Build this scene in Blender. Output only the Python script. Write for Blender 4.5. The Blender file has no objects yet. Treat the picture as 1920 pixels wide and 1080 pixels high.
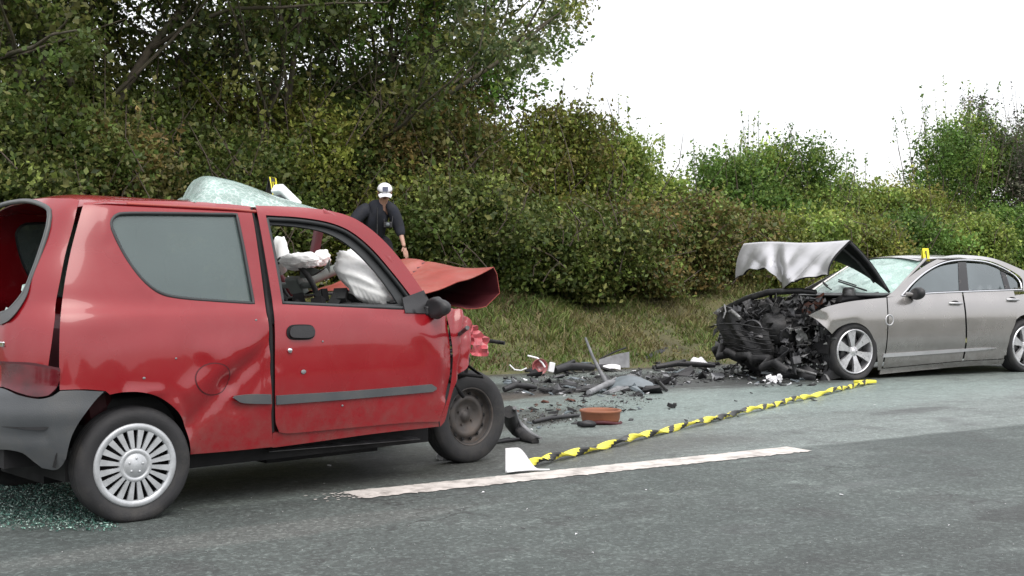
import bpy, bmesh, math, random
import numpy as np
from mathutils import Vector, Matrix
from mathutils.geometry import delaunay_2d_cdt
random.seed(7); RNG = np.random.default_rng(7)
R = math.radians
scene = bpy.context.scene
COL = scene.collection

# ------------------------------------------------------------------ camera, sky, sun, exposure
FPX, CAMH, HY = 2200.0, 1.03, 545.0            # focal length in photo pixels, eye height, horizon row
cam_d = bpy.data.cameras.new('camera'); cam = bpy.data.objects.new('camera', cam_d); COL.objects.link(cam)
cam.location = (0, 0, CAMH); cam.rotation_euler = (R(90), 0, 0)
cam_d.sensor_width = 36; cam_d.lens = 36 * FPX / 1920; cam_d.shift_y = (HY - 540) / 1920
cam_d.clip_start = .1; cam_d.clip_end = 3000
scene.camera = cam
world = bpy.data.worlds.new('World'); scene.world = world; world.use_nodes = True
SUN_EL, SUN_AZ = 56, 155                        # azimuth measured from +Y clockwise
def setup_world():
    nt = world.node_tree; nt.nodes.clear(); n = nt.nodes.new; lk = nt.links.new
    out = n('ShaderNodeOutputWorld'); add = n('ShaderNodeAddShader')
    sky = n('ShaderNodeTexSky'); sky.sky_type = 'NISHITA'; sky.sun_disc = False
    sky.sun_elevation = R(SUN_EL); sky.sun_rotation = R(SUN_AZ); sky.air_density = 1.0; sky.dust_density = 4
    b1 = n('ShaderNodeBackground'); b1.inputs[1].default_value = .05; lk(sky.outputs[0], b1.inputs[0])
    # overcast cloud deck: brighter overhead than at the horizon (CIE overcast), faint mottling
    tc = n('ShaderNodeTexCoord'); sx = n('ShaderNodeSeparateXYZ'); lk(tc.outputs['Generated'], sx.inputs[0])
    mr = n('ShaderNodeMapRange'); mr.inputs[1].default_value = 0; mr.inputs[2].default_value = 1
    mr.inputs[3].default_value = .95; mr.inputs[4].default_value = 1.45; lk(sx.outputs[2], mr.inputs[0])
    ns = n('ShaderNodeTexNoise'); ns.inputs['Scale'].default_value = 2.2; ns.inputs['Detail'].default_value = 5
    lk(tc.outputs['Generated'], ns.inputs['Vector'])
    m2 = n('ShaderNodeMapRange'); m2.inputs[1].default_value = .3; m2.inputs[2].default_value = .7
    m2.inputs[3].default_value = .93; m2.inputs[4].default_value = 1.07; lk(ns.outputs[0], m2.inputs[0])
    mu = n('ShaderNodeMath'); mu.operation = 'MULTIPLY'; lk(mr.outputs[0], mu.inputs[0]); lk(m2.outputs[0], mu.inputs[1])
    b2 = n('ShaderNodeBackground'); b2.inputs[0].default_value = (1, .985, .985, 1); lk(mu.outputs[0], b2.inputs[1])
    lk(b1.outputs[0], add.inputs[0]); lk(b2.outputs[0], add.inputs[1]); lk(add.outputs[0], out.inputs[0])
setup_world()
sun_d = bpy.data.lights.new('sun', 'SUN'); sun = bpy.data.objects.new('sun', sun_d); COL.objects.link(sun)
sun_d.energy = 1.4; sun_d.angle = R(40); sun_d.color = (1, .97, .93)
_s = Vector((math.sin(R(SUN_AZ)) * math.cos(R(SUN_EL)), math.cos(R(SUN_AZ)) * math.cos(R(SUN_EL)), math.sin(R(SUN_EL))))
sun.rotation_euler = _s.to_track_quat('Z', 'Y').to_euler()
vs = scene.view_settings; vs.view_transform = 'Standard'; vs.look = 'None'; vs.exposure = 0.22; vs.gamma = 1
vs.use_curve_mapping = False

# ------------------------------------------------------------------ tagging
def tag(o, label=None, cat=None, group=None, kind=None):
    if label: o['label'] = label
    if cat: o['category'] = cat
    if group: o['group'] = group
    if kind: o['kind'] = kind
    return o
def empty(name, loc, rz=0, label=None, cat=None, group=None):
    o = bpy.data.objects.new(name, None); COL.objects.link(o); o.empty_display_size = .2
    o.location = loc; o.rotation_euler = (0, 0, rz); return tag(o, label, cat, group)

# ------------------------------------------------------------------ materials
MATS = {}
def mk(name, col, rough=.5, metal=0., coat=0., var=.25, scale=6., bump=0., bscale=60., spec=.5, alpha=1.,
       dirt=None, dirt_amt=.0, dirt_scale=3., trans=0., splash=0., sss=0.):
    m = bpy.data.materials.new(name); m.use_nodes = True; nt = m.node_tree; n = nt.nodes.new; lk = nt.links.new
    p = nt.nodes['Principled BSDF']
    tc = n('ShaderNodeTexCoord')
    ns = n('ShaderNodeTexNoise'); ns.inputs['Scale'].default_value = scale; ns.inputs['Detail'].default_value = 6
    lk(tc.outputs['Object'], ns.inputs['Vector'])
    rp = n('ShaderNodeMapRange'); rp.inputs[1].default_value = .3; rp.inputs[2].default_value = .7
    rp.inputs[3].default_value = 1 - var; rp.inputs[4].default_value = 1 + var; lk(ns.outputs[0], rp.inputs[0])
    mx = n('ShaderNodeVectorMath'); mx.operation = 'SCALE'; mx.inputs[0].default_value = col[:3]
    lk(rp.outputs[0], mx.inputs['Scale'])
    last = mx.outputs[0]
    if dirt:
        n2 = n('ShaderNodeTexNoise'); n2.inputs['Scale'].default_value = dirt_scale; n2.inputs['Detail'].default_value = 9
        n2.inputs['Roughness'].default_value = .7; lk(tc.outputs['Object'], n2.inputs['Vector'])
        r2 = n('ShaderNodeMapRange'); r2.inputs[1].default_value = .48; r2.inputs[2].default_value = .72
        r2.inputs[3].default_value = 0; r2.inputs[4].default_value = dirt_amt; lk(n2.outputs[0], r2.inputs[0])
        mm = n('ShaderNodeMix'); mm.data_type = 'RGBA'; lk(r2.outputs[0], mm.inputs[0]); lk(last, mm.inputs[6])
        mm.inputs[7].default_value = (*dirt, 1); last = mm.outputs[2]
    if splash:                                     # road dirt thrown up along the lower body
        so = n('ShaderNodeSeparateXYZ'); lk(tc.outputs['Object'], so.inputs[0]); rz = n('ShaderNodeMapRange'); rz.inputs[1].default_value = .62; rz.inputs[2].default_value = .20; rz.inputs[3].default_value = 0; rz.inputs[4].default_value = 1; lk(so.outputs[2], rz.inputs[0])
        n4 = n('ShaderNodeTexNoise'); n4.inputs['Scale'].default_value = 11; n4.inputs['Detail'].default_value = 10; n4.inputs['Roughness'].default_value = .75; lk(tc.outputs['Object'], n4.inputs['Vector'])
        r4 = n('ShaderNodeMapRange'); r4.inputs[1].default_value = .38; r4.inputs[2].default_value = .7; r4.inputs[3].default_value = 0; r4.inputs[4].default_value = splash; lk(n4.outputs[0], r4.inputs[0])
        m4 = n('ShaderNodeMath'); m4.operation = 'MULTIPLY'; lk(rz.outputs[0], m4.inputs[0]); lk(r4.outputs[0], m4.inputs[1])
        x4 = n('ShaderNodeMix'); x4.data_type = 'RGBA'; lk(m4.outputs[0], x4.inputs[0]); lk(last, x4.inputs[6]); x4.inputs[7].default_value = (.13, .105, .09, 1); last = x4.outputs[2]
    lk(last, p.inputs['Base Color'])
    if sss: p.inputs['Subsurface Weight'].default_value = sss; p.inputs['Subsurface Radius'].default_value = (.12, .12, .12); p.inputs['Subsurface Scale'].default_value = 1
    r3 = n('ShaderNodeMapRange'); r3.inputs[1].default_value = .3; r3.inputs[2].default_value = .7
    r3.inputs[3].default_value = max(.02, rough * .85); r3.inputs[4].default_value = min(1, rough * 1.15); lk(ns.outputs[0], r3.inputs[0])
    lk(r3.outputs[0], p.inputs['Roughness'])
    p.inputs['Metallic'].default_value = metal; p.inputs['Coat Weight'].default_value = coat
    p.inputs['Coat Roughness'].default_value = .05; p.inputs['Specular IOR Level'].default_value = spec
    p.inputs['Alpha'].default_value = alpha; p.inputs['Transmission Weight'].default_value = trans
    if bump:
        nb = n('ShaderNodeTexNoise'); nb.inputs['Scale'].default_value = bscale; nb.inputs['Detail'].default_value = 4
        lk(tc.outputs['Object'], nb.inputs['Vector'])
        bp = n('ShaderNodeBump'); bp.inputs['Strength'].default_value = bump; bp.inputs['Distance'].default_value = .01
        lk(nb.outputs[0], bp.inputs['Height']); lk(bp.outputs[0], p.inputs['Normal'])
    MATS[name] = m; return m
mk('red_paint', (.235, .005, .010), .27, coat=.65, var=.06, scale=2, bump=.02, bscale=5, spec=.42, dirt=(.30, .10, .09), dirt_amt=.08, dirt_scale=9, splash=.6)
mk('red_faded', (.31, .050, .036), .48, coat=.15, var=.12, scale=5, dirt=(.3, .16, .12), dirt_amt=.4)
mk('red_bare', (.42, .07, .085), .4, coat=.3, var=.3, scale=14)
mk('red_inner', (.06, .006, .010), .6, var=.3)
mk('silver_paint', (.33, .318, .308), .26, metal=.72, coat=.6, var=.05, scale=3, bump=.015, bscale=4, splash=.5)
mk('silver_bent', (.52, .52, .535), .36, metal=.6, coat=.3, var=.08, scale=6)
mk('chrome', (.75, .75, .78), .12, metal=1, var=.05)
mk('alloy', (.62, .62, .64), .3, metal=.7, var=.1, scale=20, dirt=(.1, .09, .08), dirt_amt=.4, dirt_scale=9)
mk('hubcap', (.50, .52, .54), .38, metal=.35, var=.1, scale=20, dirt=(.25, .25, .25), dirt_amt=.5, dirt_scale=14)
mk('steel_wheel', (.075, .068, .065), .55, metal=.3, var=.3, scale=14, dirt=(.11, .08, .06), dirt_amt=.6, dirt_scale=10)
mk('rubber', (.022, .022, .024), .75, var=.3, scale=12, bump=.15, bscale=120, dirt=(.06, .056, .05), dirt_amt=.6, dirt_scale=7)
mk('black_plastic', (.018, .018, .02), .48, var=.35, scale=9, bump=.1, bscale=150)
mk('grey_plastic', (.072, .078, .084), .5, var=.12, scale=4, bump=.12, bscale=200, dirt=(.10, .095, .085), dirt_amt=.55, dirt_scale=4)
mk('seal', (.03, .033, .035), .5, var=.2)
mk('trim_grey', (.06, .065, .065), .4, var=.15)
mk('void_black', (.008, .008, .009), .9, var=.2)
mk('quarter_glass', (.105, .14, .138), .1, var=.14, scale=1.7, spec=.7, alpha=.74)
mk('tint_glass', (.12, .145, .155), .06, var=.12, scale=2, spec=.8, alpha=.8)
mk('tail_red', (.085, .002, .007), .16, coat=.3, var=.5, scale=9, bump=.05, bscale=30)
mk('airbag', (.86, .87, .86), .9, var=.04, scale=7, bump=.45, bscale=14, spec=.1, sss=.5)
mk('cabin', (.028, .03, .031), .8, var=.4, scale=8, bump=.2, bscale=80)
mk('cabin_grey', (.13, .15, .14), .7, var=.25, scale=8)
mk('engine_dark', (.014, .014, .015), .5, metal=.1, var=.6, scale=12, bump=.3, bscale=40, dirt=(.05, .048, .045), dirt_amt=.6, dirt_scale=12)
mk('engine_grey', (.10, .10, .105), .45, metal=.5, var=.4, scale=15, dirt=(.03, .03, .03), dirt_amt=.8, dirt_scale=9)
mk('engine_pale', (.26, .26, .26), .4, metal=.4, var=.4, scale=20, dirt=(.05, .05, .05), dirt_amt=.8, dirt_scale=12)
mk('rust', (.10, .036, .022), .7, var=.4, scale=15, bump=.3)
mk('white_plastic', (.78, .78, .80), .5, var=.08)
mk('grey_shard', (.20, .205, .215), .5, var=.3, scale=10, dirt=(.05, .05, .05), dirt_amt=.6)
mk('blue_grey', (.13, .155, .17), .45, var=.25, scale=10, dirt=(.06, .06, .06), dirt_amt=.5)
mk('terracotta', (.25, .095, .05), .6, var=.2, scale=9, dirt=(.20, .075, .03), dirt_amt=.7, dirt_scale=5)
mk('pink_lens', (.34, .10, .10), .25, var=.4, scale=18, coat=.5)
mk('tape_yellow', (.78, .70, .07), .45, var=.1)
mk('tape_black', (.02, .02, .02), .4, var=.2)
mk('marker_yellow', (.80, .72, .03), .45, var=.06)
mk('navy', (.014, .016, .024), .85, var=.3, scale=12, bump=.4, bscale=14)
mk('trousers', (.02, .02, .026), .9, var=.3, scale=12)
mk('skin', (.42, .24, .18), .55, var=.12, scale=14)
mk('cap_white', (.80, .80, .84), .8, var=.04)
mk('cap_patch', (.10, .11, .16), .8, var=.3, scale=60)
mk('grey_hair', (.20, .19, .18), .8, var=.3, scale=60)
mk('bark', (.075, .062, .045), .9, var=.4, scale=10, bump=.6, bscale=20, dirt=(.06, .075, .03), dirt_amt=.7)
mk('twig', (.085, .065, .05), .9, var=.3, scale=10)

def crazed_mat(name, col, alpha, cell, line=.6):
    # laminated glass broken into small cells
    m = mk(name, col, .22, var=.12, scale=3, alpha=alpha, spec=.7); nt = m.node_tree; n = nt.nodes.new; lk = nt.links.new
    p = nt.nodes['Principled BSDF']; tc = n('ShaderNodeTexCoord')
    v = n('ShaderNodeTexVoronoi'); v.feature = 'DISTANCE_TO_EDGE'; v.inputs['Scale'].default_value = cell
    lk(tc.outputs['Object'], v.inputs['Vector'])
    r = n('ShaderNodeMapRange'); r.inputs[1].default_value = .02; r.inputs[2].default_value = .09; r.inputs[3].default_value = line; r.inputs[4].default_value = 0
    lk(v.outputs['Distance'], r.inputs[0])
    src = p.inputs['Base Color'].links[0].from_socket
    mm = n('ShaderNodeMix'); mm.data_type = 'RGBA'; lk(r.outputs[0], mm.inputs[0]); lk(src, mm.inputs[6]); mm.inputs[7].default_value = (.80, .86, .84, 1)
    lk(mm.outputs[2], p.inputs['Base Color'])
    v2 = n('ShaderNodeTexVoronoi'); v2.inputs['Scale'].default_value = cell * .35; lk(tc.outputs['Object'], v2.inputs['Vector'])
    ra = n('ShaderNodeMapRange'); ra.inputs[3].default_value = max(0, alpha - .3); ra.inputs[4].default_value = min(1, alpha + .2)
    sc = n('ShaderNodeSeparateColor'); lk(v2.outputs['Color'], sc.inputs[0]); lk(sc.outputs[0], ra.inputs[0])
    mxx = n('ShaderNodeMath'); mxx.operation = 'MAXIMUM'; lk(ra.outputs[0], mxx.inputs[0]); lk(r.outputs[0], mxx.inputs[1])
    lk(mxx.outputs[0], p.inputs['Alpha'])
    bp = n('ShaderNodeBump'); bp.inputs['Strength'].default_value = .5; bp.inputs['Distance'].default_value = .01
    lk(v.outputs['Distance'], bp.inputs['Height']); lk(bp.outputs[0], p.inputs['Normal'])
    return m
crazed_mat('crazed_glass', (.33, .46, .42), .9, 36, .5)
crazed_mat('crazed_windscreen', (.36, .53, .475), .93, 30, .28)

def leaf_mat(name, trans=.35, rough=.5):
    m = bpy.data.materials.new(name); m.use_nodes = True; nt = m.node_tree; n = nt.nodes.new; lk = nt.links.new
    p = nt.nodes['Principled BSDF']; out = nt.nodes['Material Output']
    a = n('ShaderNodeAttribute'); a.attribute_name = 'Col'
    ns = n('ShaderNodeTexNoise'); ns.inputs['Scale'].default_value = 30; tc = n('ShaderNodeTexCoord'); lk(tc.outputs['Object'], ns.inputs['Vector'])
    mr = n('ShaderNodeMapRange'); mr.inputs[1].default_value = .3; mr.inputs[2].default_value = .7; mr.inputs[3].default_value = .8; mr.inputs[4].default_value = 1.2
    lk(ns.outputs[0], mr.inputs[0]); vm = n('ShaderNodeVectorMath'); vm.operation = 'SCALE'; lk(a.outputs['Color'], vm.inputs[0]); lk(mr.outputs[0], vm.inputs['Scale'])
    lk(vm.outputs[0], p.inputs['Base Color']); p.inputs['Roughness'].default_value = rough; p.inputs['Specular IOR Level'].default_value = .35
    t = n('ShaderNodeBsdfTranslucent'); lk(vm.outputs[0], t.inputs[0])
    mix = n('ShaderNodeMixShader'); mix.inputs[0].default_value = trans
    lk(p.outputs[0], mix.inputs[1]); lk(t.outputs[0], mix.inputs[2]); lk(mix.outputs[0], out.inputs[0])
    MATS[name] = m; return m
leaf_mat('leaf'); leaf_mat('grass_blade', .25, .6)

# ------------------------------------------------------------------ mesh building
def link(name, me, mat, parent=None):
    o = bpy.data.objects.new(name, me); COL.objects.link(o)
    for mm in (mat if isinstance(mat, (list, tuple)) else [mat]):
        me.materials.append(MATS[mm])
    if parent is not None: o.parent = parent
    return o
class MB:
    def __init__(s): s.v = []; s.f = []; s.mi = []; s.sm = []
    def add(s, vs, fs, mi=0, smooth=False):
        b = len(s.v); s.v += [tuple(map(float, v)) for v in vs]
        for f in fs: s.f.append([b + i for i in f]); s.mi.append(mi); s.sm.append(smooth)
    def box(s, c, size, rot=None, mi=0, taper=1.):
        x, y, z = [k / 2 for k in size]
        P = [Vector((sx * x * (taper if sz > 0 else 1), sy * y * (taper if sz > 0 else 1), sz * z)) for sz in (-1, 1) for sy in (-1, 1) for sx in (-1, 1)]
        if rot is not None:
            M = rot if isinstance(rot, Matrix) else Matrix.Rotation(rot[2], 3, 'Z') @ Matrix.Rotation(rot[1], 3, 'Y') @ Matrix.Rotation(rot[0], 3, 'X')
            P = [M @ p for p in P]
        P = [p + Vector(c) for p in P]
        s.add(P, [(0, 2, 3, 1), (4, 5, 7, 6), (0, 1, 5, 4), (2, 6, 7, 3), (0, 4, 6, 2), (1, 3, 7, 5)], mi)
    def tube(s, pts, rad, seg=8, mi=0, cap=True):
        pts = [Vector(p) for p in pts]; n = len(pts)
        if not hasattr(rad, '__len__'): rad = [rad] * n
        vs, fs = [], []; up = Vector((0, 0, 1)); prev = None
        for i, p in enumerate(pts):
            t = (pts[min(i + 1, n - 1)] - pts[max(i - 1, 0)]).normalized()
            a = prev if prev is not None else (up if abs(t.z) < .9 else Vector((1, 0, 0)))
            a = (a - t * a.dot(t)).normalized(); prev = a; b = t.cross(a)
            for k in range(seg):
                an = 2 * math.pi * k / seg; vs.append(p + (a * math.cos(an) + b * math.sin(an)) * rad[i])
        for i in range(n - 1):
            for k in range(seg):
                k2 = (k + 1) % seg; fs.append((i * seg + k, i * seg + k2, (i + 1) * seg + k2, (i + 1) * seg + k))
        s.add(vs, fs, mi, True)
        if cap:
            s.add(vs[:seg], [tuple(range(seg))[::-1]], mi); s.add(vs[-seg:], [tuple(range(seg))], mi)
    def lathe(s, prof, seg=48, mi=0, c=(0, 0, 0), smooth=True):      # (radius, y) about the Y axis
        vs, fs = [], []; n = len(prof)
        for k in range(seg):
            a = 2 * math.pi * k / seg
            for r, h in prof: vs.append((c[0] + r * math.cos(a), c[1] + h, c[2] + r * math.sin(a)))
        for k in range(seg):
            k2 = (k + 1) % seg
            for i in range(n - 1): fs.append((k * n + i, k * n + i + 1, k2 * n + i + 1, k2 * n + i))
        s.add(vs, fs, mi, smooth)
    def sphere(s, c, r, su=14, sv=9, mi=0, f=None):
        r = r if hasattr(r, '__len__') else (r, r, r); vs, fs = [], []
        for j in range(sv + 1):
            th = math.pi * j / sv
            for i in range(su):
                ph = 2 * math.pi * i / su; d = Vector((math.sin(th) * math.cos(ph), math.sin(th) * math.sin(ph), math.cos(th)))
                k = f(d) if f else 1; vs.append((c[0] + d.x * r[0] * k, c[1] + d.y * r[1] * k, c[2] + d.z * r[2] * k))
        for j in range(sv):
            for i in range(su): i2 = (i + 1) % su; fs.append((j * su + i, (j + 1) * su + i, (j + 1) * su + i2, j * su + i2))
        s.add(vs, fs, mi, True)
    def sheet(s, fn, nu, nv, t=.002, mi=0, mi2=None, smooth=True):    # fn(u,v)->point, thick sheet
        P = np.array([[fn(i / nu, j / nv) for j in range(nv + 1)] for i in range(nu + 1)], float)
        du = np.gradient(P, axis=0); dv = np.gradient(P, axis=1); N = np.cross(du, dv); N /= np.linalg.norm(N, axis=2, keepdims=True) + 1e-9
        B = P - N * t; m = nv + 1
        q = [(i * m + j, (i + 1) * m + j, (i + 1) * m + j + 1, i * m + j + 1) for i in range(nu) for j in range(nv)]
        s.add(P.reshape(-1, 3), q, mi, smooth); s.add(B.reshape(-1, 3), [f[::-1] for f in q], mi if mi2 is None else mi2, smooth)
        loop = [(i, 0) for i in range(nu)] + [(nu, j) for j in range(nv)] + [(i, nv) for i in range(nu, 0, -1)] + [(0, j) for j in range(nv, 0, -1)]
        k = len(loop); vs = [P[a] for a in loop] + [B[a] for a in loop]
        s.add(vs, [(i, i + k, (i + 1) % k + k, (i + 1) % k) for i in range(k)], mi)
    def build(s, name, mat, parent=None, bevel=0.):
        me = bpy.data.meshes.new(name); me.from_pydata(s.v, [], s.f)
        me.polygons.foreach_set('material_index', s.mi); me.polygons.foreach_set('use_smooth', s.sm); me.update()
        o = link(name, me, mat, parent)
        if bevel:
            b = o.modifiers.new('bevel', 'BEVEL'); b.width = bevel; b.segments = 2; b.limit_method = 'ANGLE'
        return o
def np_mesh(name, V, F, cols=None, smooth=False):
    me = bpy.data.meshes.new(name); k = F.shape[1]
    me.vertices.add(len(V)); me.vertices.foreach_set('co', V.astype(np.float32).ravel())
    me.loops.add(F.size); me.loops.foreach_set('vertex_index', F.astype(np.int32).ravel())
    me.polygons.add(len(F)); me.polygons.foreach_set('loop_start', np.arange(0, F.size, k, dtype=np.int32))
    me.update(calc_edges=True)
    if smooth: me.polygons.foreach_set('use_smooth', np.ones(len(F), bool))
    if cols is not None:
        a = me.color_attributes.new('Col', 'FLOAT_COLOR', 'POINT'); c = np.ones((len(V), 4), np.float32); c[:, :3] = cols
        a.data.foreach_set('color', c.ravel())
    return me

# ------------------------------------------------------------------ measuring helpers
def ray(px, py): return np.array([(px - 960) / FPX, 1., (HY - py) / FPX])
CAMP = np.array([0, 0, CAMH])
def gpt(px, py, z=0.):                            # point at height z seen at that place in the photo
    t = (CAMH - z) * FPX / (py - HY); p = CAMP + t * ray(px, py); return Vector((p[0], p[1], z))
# road frame: u along the centre line, d across it towards the verge
RO = np.array([-.816, 5.886]); RA = np.array([.84, .5426]); RN = np.array([-.5426, .84])
ROADANG = math.atan2(RA[1], RA[0])
def road(u, d, z=0.): p = RO + u * RA + d * RN; return Vector((p[0], p[1], z))
def ud(x, y): q = np.array([x, y]) - RO; return float(q @ RA), float(q @ RN)
def at(px, d):                                    # world ground point on column px at distance d from the centre line
    k = (px - 960) / FPX; Z = (d - .5426 * RO[0] + .84 * RO[1]) / (.84 - .5426 * k)
    return k * Z, Z
def sstep(a, b, x): t = np.clip((x - a) / (b - a), 0, 1); return t * t * (3 - 2 * t)
def bank(u, d):
    u = np.asarray(u, float); d = np.asarray(d, float)
    h = sstep(6.9, 10.9, d) * 1.0 + sstep(11, 30, d) * .3
    h = h + sstep(7, 9, d) * (.07 * np.sin(u * 1.1 + d * .7) + .05 * np.sin(u * 2.7 - d * 1.9) + .03 * np.sin(u * 5.3 + d * 4.1))
    return h + .02 * sstep(6.75, 7.1, d) - .03 * (1 - sstep(6.6, 6.85, d))
def hermite(x, xs, ys):
    x = np.asarray(x, float); xs = np.array(xs, float); ys = np.array(ys, float)
    d = np.diff(ys) / np.diff(xs); m = np.zeros_like(ys); m[1:-1] = np.where(d[1:] * d[:-1] > 0, 2 * d[1:] * d[:-1] / (d[1:] + d[:-1] + 1e-12), 0); m[0] = d[0]; m[-1] = d[-1]
    i = np.clip(np.searchsorted(xs, x) - 1, 0, len(xs) - 2); h = xs[i + 1] - xs[i]; t = np.clip((x - xs[i]) / h, 0, 1)
    return (2 * t**3 - 3 * t**2 + 1) * ys[i] + (t**3 - 2 * t**2 + t) * h * m[i] + (-2 * t**3 + 3 * t**2) * ys[i + 1] + (t**3 - t**2) * h * m[i + 1]
def smooth_loop(pts, step, closed=True):          # points (x,y) smooth or (x,y,1) corner
    n = len(pts); P = np.array([p[:2] for p in pts], float); c = [len(p) > 2 for p in pts]; out = []
    for i in range(n if closed else n - 1):
        j = (i + 1) % n; a, b = P[i], P[j]; L = np.linalg.norm(b - a)
        ta = (b - a) if c[i] or (not closed and i == 0) else (b - P[i - 1]) / 2
        tb = (b - a) if c[j] or (not closed and j == n - 1) else (P[(j + 1) % n] - a) / 2
        for nm in (0, 1):
            t_ = (ta, tb)[nm]; l = np.linalg.norm(t_)
            if l > L: t_ *= L / l
        k = max(1, int(round(L / step)))
        for q in range(k):
            t = q / k; out.append((2*t**3-3*t**2+1)*a + (t**3-2*t**2+t)*ta + (-2*t**3+3*t**2)*b + (t**3-t**2)*tb)
    if not closed: out.append(P[-1])
    return np.array(out)
def inside(poly, pts):
    x, y = pts[:, 0], pts[:, 1]; r = np.zeros(len(pts), bool); n = len(poly); j = n - 1
    for i in range(n):
        xi, yi = poly[i]; xj, yj = poly[j]
        c = ((yi > y) != (yj > y)) & (x < (xj - xi) * (y - yi) / (yj - yi + 1e-12) + xi); r ^= c; j = i
    return r
def segdist(poly, pts):
    A = poly; B = np.roll(poly, -1, 0); d = np.full(len(pts), 1e9)
    for a, b in zip(A, B):
        ab = b - a; t = np.clip(((pts - a) @ ab) / (ab @ ab + 1e-12), 0, 1); d = np.minimum(d, np.linalg.norm(pts - a - t[:, None] * ab, axis=1))
    return d
def cut2d(outline, holes, step, ystep=None, rough=None):
    """triangulate an outline with holes in 2D"""
    ystep = ystep or step
    S = np.array([1., step / ystep])
    loops = [smooth_loop([(p[0], p[1] * S[1], *p[2:]) for p in l], step * .8) for l in [outline] + holes]
    lo, hi = loops[0].min(0), loops[0].max(0)
    gx, gy = np.meshgrid(np.arange(lo[0], hi[0], step), np.arange(lo[1], hi[1], step)); gx = gx + (np.arange(gx.shape[0])[:, None] % 2) * step * .5
    G = np.stack([gx.ravel(), gy.ravel()], 1); ok = inside(loops[0], G) & (segdist(loops[0], G) > step * .45)
    for h in loops[1:]: ok &= ~inside(h, G) & (segdist(h, G) > step * .45)
    G = G[ok]; V = np.concatenate(loops + [G]); E = []; b = 0
    for l in loops: E += [(b + i, b + (i + 1) % len(l)) for i in range(len(l))]; b += len(l)
    vo, eo, fo, *_ = delaunay_2d_cdt([Vector(v) for v in V], E, [], 0, 1e-6)
    vo = np.array([tuple(v) for v in vo]); fo = np.array([f for f in fo if len(f) == 3])
    c = vo[fo].mean(1); ok = inside(loops[0], c)
    for h in loops[1:]: ok &= ~inside(h, c)
    return vo / S, fo[ok], [l / S for l in loops]
def vnormals(P, T):
    fn = np.cross(P[T[:, 1]] - P[T[:, 0]], P[T[:, 2]] - P[T[:, 0]]); N = np.zeros_like(P)
    for k in range(3): np.add.at(N, T[:, k], fn)
    return N / (np.linalg.norm(N, axis=1, keepdims=True) + 1e-12)
def solid_mesh(name, P, T, thick, smooth=True, mirror=False, two=False):
    N = vnormals(P, T); B = P - N * thick; n = len(P)
    ed = {}
    for t in T:
        for a, b in ((t[0], t[1]), (t[1], t[2]), (t[2], t[0])): ed[(a, b)] = 1
    rim = [(a, b) for (a, b) in ed if (b, a) not in ed]
    V = [P, B]; F = [tuple(t) for t in T] + [tuple(t[::-1] + n) for t in T]; base = 2 * n
    rv = []
    for a, b in rim: rv += [P[a], P[b], B[b], B[a]]; F.append((base + 1, base, base + 3, base + 2)); base += 4
    V = np.concatenate(V + ([np.array(rv)] if rv else []))
    if mirror: V = V * np.array([1, -1, 1]); F = [f[::-1] for f in F]
    me = bpy.data.meshes.new(name); me.from_pydata(V.tolist(), [], [list(map(int, f)) for f in F])
    nt = len(T); sm = np.zeros(len(F), bool); sm[:2 * nt] = smooth; me.polygons.foreach_set('use_smooth', sm)
    if two:
        mi = np.zeros(len(F), np.int32); mi[nt:2 * nt] = 1; me.polygons.foreach_set('material_index', mi)
    me.update(); return me
def rnoise(P, f, seed=0):                          # cheap smooth noise
    a = np.random.default_rng(seed); s = 0
    for k in range(5):
        w = a.normal(size=3) * f * (1 + .5 * k); s = s + np.sin(P @ w + a.uniform(0, 6.28)) / (1 + .4 * k)
    return s / 2.5

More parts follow.
